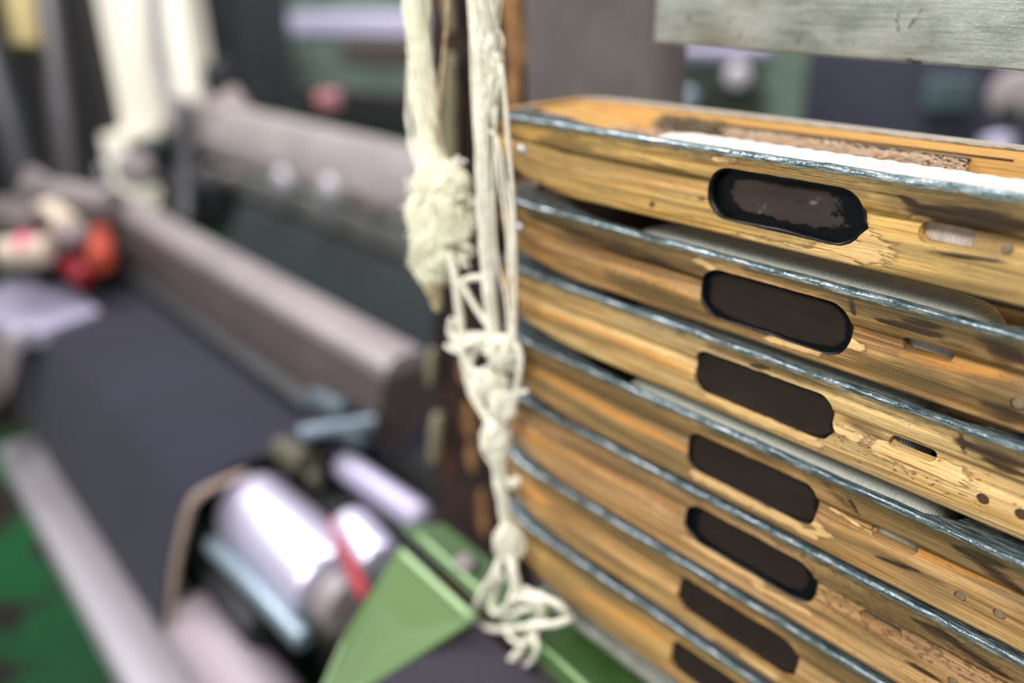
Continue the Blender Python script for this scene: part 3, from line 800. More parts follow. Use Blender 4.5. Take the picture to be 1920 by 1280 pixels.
pl = aty(985, 90, .085); prr = aty(1213, 90, .085)
post = thing('rack_post', ((pl.x+prr.x)/2, .09, .5), 'wide grey steel post behind the left end of the shuttles', 'metal post')
wd = prr.x-pl.x; cxp = (pl.x+prr.x)/2
prof = []
for k in range(25):
    t_ = k/24; prof.append((pl.x+wd*t_, .085+.028*(t_)**3))
V = []; F = []
full = prof+[(prr.x-.004, .116), (pl.x, .108)]
for z_ in (.15, 1.42):
    V += [(x, y, z_) for x, y in full]
n = len(full)
for k in range(n): F.append((k, (k+1) % n, n+(k+1) % n, n+k))
F += [tuple(range(n))[::-1], tuple(range(n, 2*n))]
bm = bmesh.new(); vs = [bm.verts.new(p) for p in V]
for q in F: bm.faces.new([vs[k] for k in q])
link('web', bm_mesh(bm, 'web'), M['post'], post)

rl = aty(845, 60, .10); rr_ = aty(985, 60, .10); rb = aty(806, 800, .10); 
col = thing('rusty_column', ((rl.x+rr_.x)/2, .11, .4), 'dark rusty iron column standing behind the hanging yarn', 'metal column')
def rough_box(x0, x1, y0, y1, z0, z1, dx0=0, amp=.0012):
    bm = bmesh.new(); nz = 60; vs = []
    for k in range(nz+1):
        z_ = z0+(z1-z0)*k/nz; s = 1-k/nz
        vs.append([bm.verts.new((x+mnoise.noise(Vector((x*90, y*70, z_*55)))*amp+(dx0*s if x == x0 else 0), y+mnoise.noise(Vector((z_*60, x*80, y*40)))*amp, z_))
                   for x, y in ((x0, y0), ((x0+x1)/2, y0), (x1, y0), (x1, y1), (x0, y1))])
    for k in range(nz):
        for j in range(5): bm.faces.new((vs[k][j], vs[k][(j+1) % 5], vs[k+1][(j+1) % 5], vs[k+1][j]))
    bm.faces.new(vs[0][::-1]); bm.faces.new(vs[-1])
    return bm_mesh(bm, 'rough')
link('front_flange', rough_box(rl.x, (rl.x+rr_.x)/2+.004, .10, .108, .15, 1.42, dx0=-.115), M['rust'], col)
link('side_flange', rough_box((rl.x+rr_.x)/2+.002, rr_.x+.002, .106, .150, .15, 1.42), M['rust'], col)
for k, (px, py_, rx, rz) in enumerate(((962, 15, .010, .012), (966, 85, .0095, .014), (963, 175, .008, .012), (880, 790, .006, .012), (885, 860, .006, .010), (905, 960, .006, .016), (868, 700, .005, .008))):
    c = aty(px, py_, .104 if px > 930 else .098)
    bm = bmesh.new(); bmesh.ops.create_icosphere(bm, subdivisions=3, radius=1)
    for v_ in bm.verts:
        v_.co *= 1+.25*mnoise.noise(v_.co*1.6+Vector((k*4, 0, 0)))
        v_.co = Vector((v_.co.x*rx, v_.co.y*.0018, v_.co.z*rz*1.3))+c
    link('rust_scab', bm_mesh(bm, 'scab', True), M['rust_light'], col)
# flaking paint on the column's left edge
for k, (p0, p1, r0) in enumerate((((846, 100), (845, 400), .0055), ((812, 655), (808, 720), .0045), ((822, 775), (815, 865), .0060), ((838, -20), (848, 60), .004))):
    A = aty(*p0, .095); B = aty(*p1, .095)
    pts = [A.lerp(B, t/16)+Vector((mnoise.noise(Vector((t*.7, k*9, 0)))*.0015, 0, 0)) for t in range(17)]
    rad = [r0*(.35+.65*math.sin(math.pi*(t+.6)/17.2)**.5)*(1+.2*mnoise.noise(Vector((t*.9, k, 3)))) for t in range(17)]
    link('paint_flake', tubes_mesh([(pts, rad)], 12), M['putty'], col)

# shelf under the stack
sh = thing('steel_shelf', (-.105, .03, SHELF-.004), 'thin grey steel shelf edge under the lowest shuttle', 'shelf')
link('shelf_plate', box_mesh((-.070, .038, SHELF-.0018), (.37, .082, .0036), bev=.0009), M['steel'], sh)
link('shelf_angle', box_mesh((-.070, .046, SHELF-.0090), (.365, .060, .0105), bev=.0008), M['rust'], sh)

# ------------------------------------------------------------------ hanging yarn
def strand_bundle(center, radius, n, tr, seed, twist=4.0, wob=.3, sub=8, spread=None):
    """n strands wound loosely around a centre line; radius per control point"""
    rs = random.Random(seed); C = spline(center, sub); m = len(C)
    R = np.interp(np.linspace(0, 1, m), np.linspace(0, 1, len(radius)), radius)
    out = []
    for s in range(n):
        a0 = rs.uniform(0, 6.28); q = math.sqrt(rs.random()); tw = twist*rs.uniform(.6, 1.3); ph = rs.uniform(0, 50)
        pts = []
        for k, c in enumerate(C):
            a = a0+tw*k/m*2*math.pi/4
            rr = R[k]*q*(1+wob*mnoise.noise(Vector((k*.25, ph, 0))))
            pts.append(c+Vector((CR*math.cos(a)*rr))+Vector((CF*math.sin(a)*rr))+Vector((0, 0, wob*.0006*mnoise.noise(Vector((k*.2, 0, ph))))))
        out.append((pts, tr*rs.uniform(.75, 1.2)))
    return out
def ball_of_loops(c, rx, rz, n, tr, seed, depth=None):
    """a knot: many short loops of cord wrapped about a lump"""
    rs = random.Random(seed); out = []; ry = depth or rx
    for s in range(n):
        ax = Vector((rs.gauss(0, 1), rs.gauss(0, 1), rs.gauss(0, .6))).normalized(); u_ = ax.orthogonal().normalized(); v_ = ax.cross(u_)
        k0 = rs.uniform(.55, 1.0); off = Vector((rs.uniform(-.3, .3), rs.uniform(-.3, .3), rs.uniform(-.3, .3))); arc = rs.uniform(2.5, 6.5); st = rs.uniform(0, 6)
        pts = []
        for k in range(17):
            a = st+arc*k/16; p = (u_*math.cos(a)+v_*math.sin(a)*rs.uniform(.93, 1.07))*k0+off*.6
            pts.append(Vector(c)+Vector(CR)*p.x*rx+Vector(CF)*p.y*ry+Vector((0, 0, 1))*p.z*rz)
        out.append((pts, tr*rs.uniform(.8, 1.15)))
    return out
YY = -.014
def Q(px, py, y=YY): return aty(px, py, y)
MM = .36/FPX        # metres per photograph pixel at the yarn's distance

left = thing('yarn_hank', Q(820, 560), 'thick cream yarn hank ending in a frayed knotted clump, the left of the two', 'yarn')
lm = M['cord']
link('hank_strands', tubes_mesh(strand_bundle([Q(781, -60), Q(783, 40), Q(789, 120), Q(797, 200), Q(806, 270), Q(818, 330), Q(822, 400)],
     [22*MM, 22*MM, 21*MM, 22*MM, 24*MM, 32*MM, 30*MM], 80, 2.7*MM, 3, twist=2.5), 6), lm, left)
link('side_strand', tubes_mesh(strand_bundle([Q(770, 90), Q(766, 130), Q(764, 200), Q(772, 260), Q(785, 310), Q(800, 350)], [6*MM]*6, 9, 2.4*MM, 5, wob=1.2), 6), M['cord_white'], left)
pts = []
for (cx_, cy_, rx, rz, n_, sd) in ((824, 350, 48, 50, 130, 1), (820, 405, 56, 52, 150, 2), (848, 395, 40, 66, 110, 7), (822, 462, 55, 48, 150, 4), (856, 345, 23, 36, 55, 8), (812, 505, 34, 36, 80, 5)):
    pts += ball_of_loops(Q(cx_, cy_), rx*MM, rz*MM, n_, 2.5*MM, sd, 26*MM)
link('knotted_clump', tubes_mesh(pts, 6), lm, left)
# frizzy loop ends standing out from the clump
rs = random.Random(11); pts = []
for (px, py, qx, qy) in ((850, 330, 868, 296), (862, 330, 878, 350), (862, 385, 892, 372), (790, 400, 757, 397), (868, 450, 884, 462), (780, 480, 770, 500), (780, 360, 772, 340), (862, 420, 884, 430), (862, 480, 878, 492), (800, 440, 766, 446)):
    a_, b_ = Q(px, py), Q(qx, qy); mid = (a_+b_)/2+Vector((rs.uniform(-.001, .001), -.002, rs.uniform(-.001, .001)))
    for k in range(4):
        o_ = Vector((rs.uniform(-1, 1), rs.uniform(-1, 1), rs.uniform(-1, 1)))*.0018; b_ = a_.lerp(b_, rs.uniform(.75, 1.02))
        pts.append((spline([a_+o_, mid+o_*1.5, b_+o_, b_+o_*2-Vector((0, 0, .001))], 5), 1.9*MM))
link('loose_thread', tubes_mesh([(spline([Q(842, -30), Q(836, 60), Q(828, 140), Q(820, 230), Q(818, 300)], 8), 3.6*MM)], 6), M['cord_dirty'], left)
link('stray_ends', tubes_mesh(pts, 6), M['cord_white'], left)['kind'] = 'stuff'
link('soiled_tail', tubes_mesh(strand_bundle([Q(812, 500), Q(812, 530), Q(817, 560), Q(821, 583)], [22*MM, 20*MM, 12*MM, 4*MM], 44, 2.6*MM, 9), 6), M['cord_dirty'], left)

def upward(p, z=1.425): q = Q(*p); return [q, q.lerp(Vector((q.x, q.y, z)), .5)+Vector((.001, 0, 0)), Vector((q.x, q.y, z))]
link('upper_strands', tubes_mesh(strand_bundle(upward((781, -50)), [22*MM]*3, 40, 3.4*MM, 51, twist=2.5), 6), lm, left)
link('loose_thread', tubes_mesh([(upward((842, -28)), 3.6*MM)], 6), M['cord_dirty'], left)
right = thing('knotted_string', Q(930, 1200), 'white yarn string with a chain of knots and a looped tail hanging beside the shuttles', 'yarn')
wm = M['cord_white']
link('main_cord', tubes_mesh(strand_bundle([Q(899, -60), Q(902, 60), Q(904, 160), Q(906, 260), Q(908, 360), Q(914, 480), Q(922, 580), Q(932, 690)],
     [14*MM, 14*MM, 12*MM, 12*MM, 12*MM, 12*MM, 13*MM, 14*MM], 40, 2.9*MM, 21, twist=3), 6), wm, right)
cords = strand_bundle([Q(918, -60), Q(922, 60), Q(928, 120), Q(926, 180), Q(912, 225), Q(908, 260)], [16*MM, 15*MM, 13*MM, 10*MM, 7*MM, 5*MM], 20, 2.2*MM, 22, wob=1.4)
cords += strand_bundle([Q(905, 40), Q(915, 110), Q(934, 125), Q(938, 150), Q(926, 200), Q(912, 240)], [3*MM]*6, 5, 2.6*MM, 23, wob=1.4)
link('side_cords', tubes_mesh(cords, 6), wm, right)
for k, path in enumerate((((878, -30), (884, 60), (888, 180), (896, 300)), ((940, 120), (948, 200), (955, 290), (962, 380), (966, 520), (964, 640)),
                          ((925, 190), (930, 270), (938, 350), (950, 430), (957, 560), (960, 660)), ((930, 200), (926, 330), (930, 470), (948, 560), (955, 640)),
                          ((905, 240), (932, 260), (945, 330), (956, 410), (958, 520)))):
    link('loose_thread', tubes_mesh([(spline([Q(*p) for p in path], 10), (4.0 if k in (0, 1) else 2.8)*MM)], 6), wm, right)
link('upper_strands', tubes_mesh(strand_bundle(upward((899, -50)), [14*MM]*3, 24, 3.2*MM, 52, twist=3), 6), wm, right)
link('upper_strands', tubes_mesh(strand_bundle(upward((918, -50)), [15*MM]*3, 14, 2.4*MM, 53, twist=2), 6), wm, right)
arm = thing('yarn_hanger', (-.30, .04, 1.425), 'steel arm on top of the rack that the yarn hangs from', 'hanger')
link('arm_bar', box_mesh((-.31, .035, 1.430), (.10, .13, .012), bev=.001), M['post'], arm)
# cord that comes down from the hank's side and joins the first knot
link('linking_cord', tubes_mesh([(spline([Q(843, 470), Q(855, 530), Q(862, 590), Q(866, 640)], 10), 9*MM)], 8), wm, right)
link('linking_cord', tubes_mesh([(spline([Q(862, 533), Q(880, 522), Q(902, 520)], 8), 7*MM), (spline([Q(868, 535), Q(888, 570), Q(915, 610)], 8), 6*MM)], 8), wm, right)
knots = (((902, 640), 40, 20, 22, 6, 31), ((945, 660), 28, 36, 26, 5.2, 32), ((920, 720), 34, 38, 34, 5.2, 33), ((940, 760), 24, 36, 26, 5.0, 34),
         ((930, 830), 27, 50, 40, 4.8, 35), ((955, 1015), 30, 44, 44, 4.6, 36))
for k, (c_, rx, rz, n_, tr, sd) in enumerate(knots):
    link('knot', tubes_mesh(ball_of_loops(Q(*c_), rx*MM, rz*MM, int(n_*1.9), tr*.56*MM, sd, 20*MM), 6), wm, right)
lp = [([Q(866, 630), Q(872, 680), Q(885, 735), Q(905, 770), Q(922, 800)], 10), ([Q(848, 600), Q(846, 625), Q(870, 650), Q(905, 632), Q(930, 650)], 9),
      ([Q(895, 655), Q(882, 685), Q(905, 705), Q(928, 690), Q(912, 660), Q(895, 655)], 7),
      ([Q(965, 640), Q(976, 670), Q(970, 720), Q(960, 780)], 7), ([Q(940, 745), Q(965, 738), Q(988, 733)], 5.5), ([Q(838, 648), Q(850, 655), Q(866, 660)], 7)]
ls = []
for p, r in lp:
    P3 = spline(p, 8)
    for k in range(4):
        ls.append(([c+Vector(CR)*math.cos(k*1.57+j*.4)*r*MM*.5+Vector((0, 0, 1))*math.sin(k*1.57+j*.4)*r*MM*.5 for j, c in enumerate(P3)], r*MM*.42))
link('knot_loops', tubes_mesh(ls, 6), wm, right)
link('tie_strands', tubes_mesh(strand_bundle([Q(935, 850), Q(938, 900), Q(946, 950), Q(953, 990)], [18*MM, 14*MM, 13*MM, 12*MM], 22, 2.4*MM, 41), 6), wm, right)
link('small_knot', tubes_mesh(ball_of_loops(Q(962, 905), 14*MM, 14*MM, 26, 2.6*MM, 42), 6), M['cord_white'], right)
# looped tail
tails = [([(957, 1040), (962, 1070), (968, 1110), (965, 1135)], 13), ([(940, 1045), (925, 1080), (905, 1110), (893, 1145), (905, 1172), (945, 1180), (1000, 1172), (1045, 1168), (1066, 1158), (1062, 1145), (1045, 1130)], 9.5),
         ([(968, 1090), (955, 1130), (935, 1150), (920, 1140), (928, 1110), (940, 1080)], 8.5), ([(958, 1120), (990, 1120), (1015, 1130), (1018, 1150), (1003, 1180), (978, 1215), (955, 1240), (925, 1258), (898, 1268)], 10.5),
         ([(975, 1100), (1010, 1115), (1050, 1135), (1064, 1155), (1040, 1172), (1010, 1166)], 7.5), ([(950, 1180), (960, 1198), (985, 1205), (1005, 1190), (1000, 1160)], 7),
         ([(1002, 1185), (1006, 1215), (995, 1240), (970, 1252), (940, 1250)], 7.5), ([(945, 1165), (965, 1150), (990, 1140), (1012, 1142)], 7)]
for p, r_ in tails:
    rs = random.Random(r_*100); P3 = spline([Q(*q, YY-.004*math.sin(j*1.3)) for j, q in enumerate(p)], 9)
    strands = []
    for k in range(3):
        a0 = k*2.1
        strands.append(([c+Vector(CR)*math.cos(a0+j*.35)*r_*MM*.38+Vector((0, 0, 1))*math.sin(a0+j*.35)*r_*MM*.38 for j, c in enumerate(P3)], r_*MM*.55))
    link('tail_loop', tubes_mesh(strands, 7), wm, right)

#@BACKGROUND
# ------------------------------------------------------------------ green guard of the near machine, under the shelf
zg = .90
g = thing('green_machine_guard', atz(800, 1100, zg), 'bright green painted machine guard below the hanging yarn', 'machine guard')
def C3(px, py, z): return atz(px, py, z)
link('top_flange', plate_mesh([C3(752, 985, zg), C3(832, 980, zg), C3(1190, 1258, zg), C3(1330, 1400, zg), C3(1180, 1400, zg)], .003, .0008), M['green_dark'], g)
A1, A2 = C3(750, 1002, zg+.006), C3(1130, 1310, zg+.006)
link('edge_glint', tubes_mesh([(spline([C3(785, 1002, zg+.001), C3(1105, 1290, zg+.001)], 12), .0016)], 8), M['green_glint'], g)  # pale tube drawn as the reflection line along the flange
link('sloped_plate', plate_mesh([C3(745, 1030, zg-.002), C3(890, 1160, zg-.002), C3(680, 1292, zg-.045), C3(560, 1380, zg-.06), C3(640, 1200, zg-.045)], .003, .0008), M['green'], g)
link('fold_glint', tubes_mesh([(spline([C3(752, 1034, zg-.001), C3(888, 1160, zg-.001)], 12), .0026)], 8), M['green_glint'], g)  # pale tube drawn as the light line on the fold
link('screw', cyl_mesh(C3(872, 1055, zg), C3(872, 1055, zg+.006), .006, 6, bev=.001), M['loom_grey'], g)
link('screw', cyl_mesh(C3(806, 1132, zg-.02), C3(806, 1132, zg-.014), .003, 12, bev=.001), M['green'], g)
cl = link('charcoal_cloth', plate_mesh([C3(893, 1166, zg-.012), C3(1075, 1330, zg-.012), C3(900, 1500, zg-.04), C3(640, 1310, zg-.04), C3(690, 1284, zg-.035)], .012, .002), M['charcoal'])
tag(cl, 'dark charcoal cloth lying below the green guard at the bottom edge', 'cloth')

# ------------------------------------------------------------------ denim loom on the left
XL, XRr = -1.40, -.735
sec = [(.15, .742), (.12, .749), (.08, .753), (.03, .754), (-.010, .752), (-.026, .744), (-.036, .725), (-.050, .69), (-.062, .65), (-.074, .60)]
def cloth_mesh():
    V = []; F = []; NX = 60; S = spline([Vector((0, y, z)) for y, z in sec], 4)
    for k in range(NX+1):
        x = XL+(XRr-XL)*k/NX
        for j, p in enumerate(S):
            s = j/(len(S)-1)
            V.append((x - (.055*max(0, .45-s)/.45 if k == NX else 0)*1.0 - (.03*max(0, s-.5)*2 if k == NX else 0), p.y, p.z+.003*mnoise.noise(Vector((x*7, p.y*9, 0)))))
    n = len(S)
    for k in range(NX):
        for j in range(n-1): F.append((k*n+j, k*n+j+1, (k+1)*n+j+1, (k+1)*n+j))
    me = mesh('cloth', V, F, True); return me
c = link('denim_cloth', cloth_mesh(), M['denim'])
md = c.modifiers.new('thick', 'SOLIDIFY'); md.thickness = .0015; md.offset = -1
tag(c, 'wide dark indigo denim cloth running over the loom roller', 'cloth')
S = spline([Vector((XRr+.001, y, z)) for y, z in sec[3:]], 5)
sv = link('selvedge_band', tubes_mesh([([p+Vector((.004, -.001, .0)) for p in S], .0042)], 8), M['tan'])
tag(sv, 'tan band along the near edge of the denim cloth', 'band')
loom = thing('denim_loom', (-1.1, .1, .3), 'grey power loom carrying the dark denim cloth on the left', 'loom')
link('beam_lit_top', prism_x([(.217, .846), (.207, .854), (.177, .854), (.164, .845), (.161, .835), (.217, .835)], -1.72, -.671), M['loom_grey'], loom)  # beam's top in a paler colour, standing in for light from above
link('breast_beam', prism_x([(.215, .836), (.162, .836), (.150, .80), (.145, .775), (.150, .757), (.175, .75), (.215, .77)], -1.72, -.672), plain('shaded_front_casting', srgb(72, 62, 61), .6), loom)  # beam's front in a darker colour, standing in for its shade
link('beam_rib', prism_x([(.152, .772), (.130, .766), (.128, .757), (.135, .750), (.155, .750)], -1.72, -.69), M['loom_dark'], loom)
link('front_rail', prism_x([(-.050, .50), (-.055, .504), (-.104, .504), (-.109, .50), (-.111, .46), (-.050, .46)], -1.50, -.62), M['rail'], loom)
link('cloth_roller', cyl_mesh((-1.42, .015, .705), (-.80, .015, .705), .038, 40, bev=.004), M['loom_dark'], loom)
link('polished_roller', cyl_mesh((-.742, .033, .706), (-.566, .033, .706), .041, 56, bev=.010), M['mirror'], loom)
link('roller_hub', cyl_mesh((-.566, .033, .706), (-.535, .033, .706), .027, 32, bev=.005), M['loom_grey'], loom)
link('tension_rod', cyl_mesh(atz(398, 1018, .70), atz(572, 1202, .70), .0095, 24, bev=.003), M['teal_rod'], loom)
link('lower_roller', cyl_mesh((-.745, -.040, .60), (-.56, -.040, .60), .038, 40, bev=.008), M['pinkish'], loom)
link('guard_rod', cyl_mesh(atz(640, 868, .76), atz(795, 975, .76), .0135, 24, bev=.010), M['lilac'], loom)
link('white_collar', cyl_mesh(atz(655, 985, .74), atz(715, 1062, .74), .021, 32, bev=.006), M['mirror'], loom)
link('side_frame', box_mesh((-.63, .14, .50), (.22, .20, .40), bev=.006), M['loom_black'], loom)
link('side_frame', box_mesh((-1.50, .12, .45), (.05, .22, .70), bev=.006), M['loom_dark'], loom)
link('inner_panel', box_mesh((-1.1, .13, .53), (.75, .03, .42), bev=.003), M['loom_black'], loom)
link('under_panel', box_mesh((-1.05, -.01, .49), (.80, .02, .16), bev=.003), M['loom_black'], loom)
link('end_casting', box_mesh(atz(470, 1160, .62), (.12, .05, .09), bev=.012), M['loom_dark'], loom)
for (p, q, zz, r_, m_) in (((560, 812), (705, 790), .80, .007, 'teal_rod'), ((590, 745), (650, 775), .79, .013, 'blueteal'), ((640, 815), (690, 830), .78, .008, 'blueteal'),
                           ((525, 840), (575, 870), .76, .014, 'grime'), ((585, 860), (592, 905), .75, .008, 'grime'), ((600, 1190), (640, 1170), .68, .012, 'grime')):
    link('bracket', cyl_mesh(atz(*p, zz), atz(*q, zz), r_, 16, bev=.003), M[m_], loom)
rd = link('red_strap', plate_mesh([atz(613, 975, .752), atz(634, 965, .752), atz(692, 1105, .75), atz(672, 1125, .75)], .002), M['red'])
tag(rd, 'narrow red strap across the white roller', 'strap')
# left end gear of the denim loom
lg = thing('loom_end_gear', atz(100, 450, .8), 'jumble of grey and beige machine parts at the far left end of the denim loom', 'machine part')
for (p, q, zz, r_, m_) in (((60, 360), (215, 385), .86, .030, 'loom_grey'), ((5, 400), (70, 430), .86, .030, 'loom_taupe'), ((90, 400), (130, 435), .85, .026, 'beige'), ((0, 475), (95, 470), .84, .022, 'beige'),
                           ((110, 455), (160, 440), .84, .020, 'loom_grey'), ((60, 330), (85, 350), .88, .018, 'loom_grey')):
    link('shaft', cyl_mesh(atz(*p, zz), atz(*q, zz), r_, 20, bev=.006), M[m_], lg)
for (p, q, zz, r_, m_, l_, ca) in (((40, 468), (66, 467), .843, .024, 'pink', 'bright pink tape wound on the pale shaft at far left', 'tape'),
                                   ((186, 440), (190, 492), .82, .020, 'orange', 'orange-red lever beside the grey beam', 'lever'),
                                   ((120, 490), (160, 520), .80, .016, 'red', 'dark red knob beside the orange-red lever', 'knob')):
    o = link({'tape': 'pink_tape', 'lever': 'orange_lever', 'knob': 'red_knob'}[ca], cyl_mesh(atz(*p, zz), atz(*q, zz), r_, 20, bev=.007), M[m_]); tag(o, l_, ca)  # the red piece is a plain knob
o = link('loom_cover', plate_mesh([atz(5, 520, .76), atz(120, 515, .76), atz(190, 580, .76), atz(80, 620, .76), atz(-40, 600, .76)], .03, .008), M['lilac'])
tag(o, 'pale lilac metal cover at the far end of the denim cloth', 'cover')
o = link('side_bar', cyl_mesh(atz(-10, 560, .74), atz(40, 640, .74), .016, 20, bev=.006), M['rail'])
o.name = 'end_bar'; tag(o, 'short pale bar against the left picture edge', 'bar')
o = link('cloth_box', plate_mesh([atz(-30, 640, .66), atz(50, 600, .70), atz(12, 740, .60), atz(-60, 800, .60)], .05, .006), M['loom_grey'])
tag(o, 'grey box beyond the far end of the cloth', 'box')

# ------------------------------------------------------------------ second loom behind
l2 = thing('back_loom', (-2.0, .9, .3), 'grey-green loom standing behind the denim loom', 'loom')
link('upper_beam', prism_x([(.70, .90), (.68, .907), (.655, .900), (.625, .865), (.600, .825), (.592, .79), (.62, .77), (.70, .80)], -2.62, -1.05), plain('pale_grey_casting', srgb(128, 122, 120), .5), l2)
link('heddle_bar', prism_x([(.60, .775), (.575, .775), (.565, .74), (.575, .70), (.60, .70)], -2.1, -1.05), plain('dull_grey_bar', srgb(84, 86, 84), .6), l2)
for (px, py_) in ((190, 322), (265, 310), (330, 330), (395, 325), (430, 335), (530, 345), (617, 362), (668, 372), (700, 392)):
    c_ = aty(px+0, py_, .55); big = px in (530, 617)
    bm = bmesh.new(); bmesh.ops.create_uvsphere(bm, u_segments=16, v_segments=12, radius=.030 if big else .022)
    bmesh.ops.scale(bm, vec=(1, .6, 1.15), verts=bm.verts); bmesh.ops.translate(bm, vec=c_, verts=bm.verts)
    link('tension_weight', bm_mesh(bm, 'w', True), M['rail'] if px in (530, 617, 190) else M['loom_taupe'], l2)
link('front_guard', prism_x([(.56, .69), (.55, .69), (.50, .50), (.51, .50)], -1.95, -.95), plain('dark_teal_guard', srgb(34, 46, 48), .6), l2)
link('dark_panel', prism_x([(.55, .72), (.54, .72), (.42, .50), (.43, .50)], -1.95, -.9), plain('deep_teal_cloth', srgb(26, 36, 38), .8), l2)
link('warp_sheet', prism_x([(.42, .60), (.25, .62), (.25, .61), (.42, .59)], -1.62, -.80), M['navy'], l2)
link('base_frame', box_mesh((-1.45, .56, .28), (1.0, .16, .45), bev=.01), M['loom_black'], l2)
def slab(name, p0, p1, dep, th, mat, par, rz=None, bev=.01):
    """upright slab facing the aisle, spanning two picture corners at a given distance"""
    A = atd(*p0, dep); B = atd(*p1, dep); top = atd((p0[0]+p1[0])/2, p0[1], dep); bot = atd((p0[0]+p1[0])/2, p1[1], dep)
    cx_ = (A+B)/2; wd_ = abs((atd(p1[0], (p0[1]+p1[1])/2, dep)-atd(p0[0], (p0[1]+p1[1])/2, dep)).length); h_ = (top-bot).length/math.cos(PITCH)
    ang = math.atan2(CR[1], CR[0]) if rz is None else rz
    ctr = cx_+Vector((-math.sin(ang), math.cos(ang), 0))*th/2
    return link(name, box_mesh(ctr, (wd_, th, h_), rz=ang, bev=min(bev, th*.3)), mat, par)
l3 = thing('dark_green_loom_head', atd(600, 150, 2.9), 'dark green loom head with a pale lilac top rail behind the back loom', 'machine')
slab('housing', (455, 60), (860, 235), 2.9, .5, M['loom_green'], l3, rz=.25)
slab('top_rail', (470, 30), (860, 66), 2.8, .12, M['lilac'], l3, rz=.25)
slab('upper_housing', (470, -60), (860, 30), 2.95, .4, M['loom_green'], l3, rz=.25)
slab('slot_panel', (600, 80), (860, 125), 2.6, .05, M['brown_panel'], l3, rz=.25)
slab('lower_recess', (500, 175), (860, 240), 2.5, .06, M['loom_black'], l3, rz=.25)
slab('side_column', (385, -40), (470, 200), 2.7, .2, M['loom_dark'], l3, rz=.25)
o = slab('pink_bobbin', (590, 175), (635, 205), 2.3, .04, M['red'], None); o.data.materials[0] = plain('dusty_pink', srgb(150, 96, 100), .6)
tag(o, 'dusty pink bobbin on the loom above the grey beam', 'bobbin')
# cream control cabinet
cab = thing('control_cabinet', atd(220, 330, 3.3), 'tall cream control cabinet with an orange spot at the upper left', 'cabinet')
A = atd(225, 150, 2.7)
ang = math.atan2(CR[1], CR[0])
def upright(name, px0, px1, pyref, ztop, zbot, dep, th, mat, par, bev=.01):
    A = atd(px0, pyref, dep); B = atd(px1, pyref, dep); c_ = (A+B)/2
    ctr = Vector((c_.x, c_.y, (ztop+zbot)/2))+Vector((-math.sin(ang), math.cos(ang), 0))*th/2
    return link(name, box_mesh(ctr, ((B-A).length, th, ztop-zbot), rz=ang, bev=bev), mat, par)
upright('cabinet_body', 128, 300, 180, 2.0, .35, 3.5, .35, M['cream'], cab)
upright('cabinet_door', 136, 285, 180, 1.97, .40, 3.48, .02, M['cream'], cab, .004)
upright('side_panel', 312, 358, 110, 2.0, .76, 3.4, .25, M['cream'], cab)
upright('cabinet_foot', 190, 235, 270, .66, .05, 3.4, .25, M['cream'], cab)
o = link('indicator_spot', cyl_mesh(atd(192, 52, 3.42), atd(192, 52, 3.465), .044, 24, bev=.004), M['peach'], cab)
link('cabinet_cable', tubes_mesh([(spline([atd(288, -40, 3.25), atd(290, 60, 3.25), atd(300, 130, 3.25), atd(318, 180, 3.25), atd(350, 200, 3.25)], 8), .023)], 10), M['cable'], cab)
# dark machine uprights on the far left
for k, (p0, p1, dep, r_, m_, l_) in enumerate((((25, -60), (50, 95), 2.3, .040, 'ochre', 'ochre padded lever hanging at the top left corner'),
        ((78, -60), (128, 350), 2.4, .034, 'post_dark', 'dark grey leaning machine post left of the cream cabinet'),
        ((-40, 60), (60, 400), 2.2, .05, 'loom_dark', 'dark slanting machine strut at the left picture edge'))):
    o = link(('padded_lever', 'machine_post', 'machine_strut')[k], cyl_mesh(atd(*p0, dep), atd(*p1, dep), r_, 20, bev=.015), M[m_])
    tag(o, l_, ('lever', 'post', 'strut')[k])
o = slab('dark_machine_wall', (-200, -200), (175, 380), 3.3, .3, M['loom_black'], None); tag(o, 'black machine side behind the leaning posts', 'machine')
gm = thing('gearbox', atd(380, 330, 2.2), 'dark oily gearbox between the cabinet and the back loom', 'machine part')
for (p0, p1, dep, m_) in (((235, 270), (300, 350), 2.15, 'loom_dark'), ((290, 255), (430, 330), 2.3, 'loom_black'), ((300, 330), (430, 440), 2.1, 'loom_dark'), ((375, 120), (420, 180), 2.3, 'loom_dark')):
    slab('casing', p0, p1, dep, .12, M[m_], gm, bev=.03)
link('drive_shaft', cyl_mesh(atd(350, 200, 2.3), atd(345, 420, 2.0), .022, 16, bev=.005), M['loom_dark'], gm)
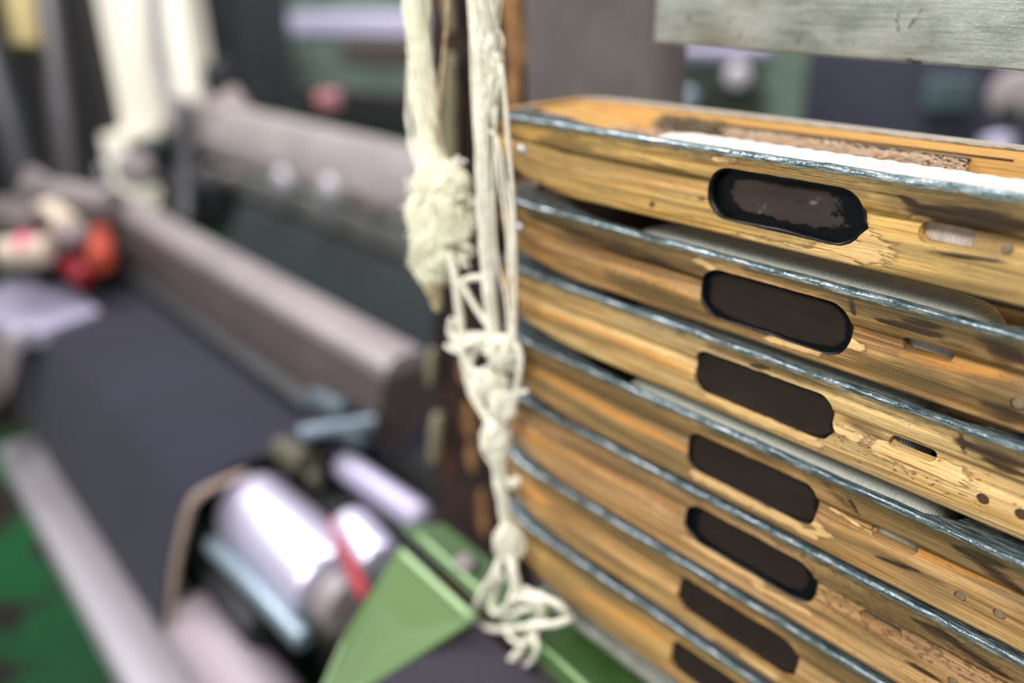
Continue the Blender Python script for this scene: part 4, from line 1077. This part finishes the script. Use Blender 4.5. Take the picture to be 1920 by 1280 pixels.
link('bearing_cap', cyl_mesh(atd(252, 318, 2.05), atd(252, 318, 2.12), .045, 24, bev=.01), M['loom_grey'], gm)
link('drive_arm', cyl_mesh(atd(395, 230, 2.3), atd(460, 190, 2.3), .05, 24, bev=.01), M['loom_taupe'], gm)

# ------------------------------------------------------------------ machines seen under the crossbar, right
rm = thing('green_loom_frame', atd(1350, 160, 1.9), 'grey-green loom frame seen between the post and the shuttles', 'machine')
slab('frame_panel', (1150, -60), (1512, 330), 1.9, .2, M['loom_green'], rm)
slab('frame_edge', (1440, -60), (1515, 330), 1.86, .05, plain('sage_paint', srgb(112, 132, 116), .5), rm)
slab('pale_ledge', (1262, 88), (1450, 112), 1.8, .06, M['lilac'], rm)
slab('frame_recess', (1330, 165), (1430, 225), 1.85, .06, plain('dark_green_recess', srgb(52, 62, 48), .6), rm)
link('round_boss', cyl_mesh(atd(1383, 143, 1.72), atd(1383, 143, 1.86), .026, 24, bev=.008), M['rail'], rm)
link('round_boss', cyl_mesh(atd(1290, 185, 1.72), atd(1290, 185, 1.86), .020, 24, bev=.008), M['teal_rod'], rm)
slab('frame_panel', (1214, -40), (1250, 66), 1.6, .04, M['beige'], rm)
np_ = thing('navy_warp_panel', atd(1700, 200, 2.1), 'broad navy sheet of warp behind the topmost shuttle', 'warp sheet')
slab('sheet', (1512, -80), (2100, 420), 2.15, .1, M['navy_panel'], np_)
slab('sheet_patch', (1740, 150), (1830, 205), 2.12, .03, plain('dark_teal_patch', srgb(66, 84, 88), .6), np_)
kn = thing('pale_hub', atd(1890, 190, 1.8), 'pale grey round hub at the right picture edge behind the shuttles', 'machine part')
link('hub_disc', cyl_mesh(atd(1905, 180, 1.8), atd(1905, 180, 1.9), .055, 32, bev=.012), M['loom_grey'], kn)
link('hub_bore', cyl_mesh(atd(1893, 212, 1.77), atd(1893, 212, 1.81), .022, 24, bev=.004), M['loom_black'], kn)
link('hub_foot', cyl_mesh(atd(1870, 255, 1.78), atd(1870, 300, 1.78), .036, 24, bev=.01), M['lilac'], kn)
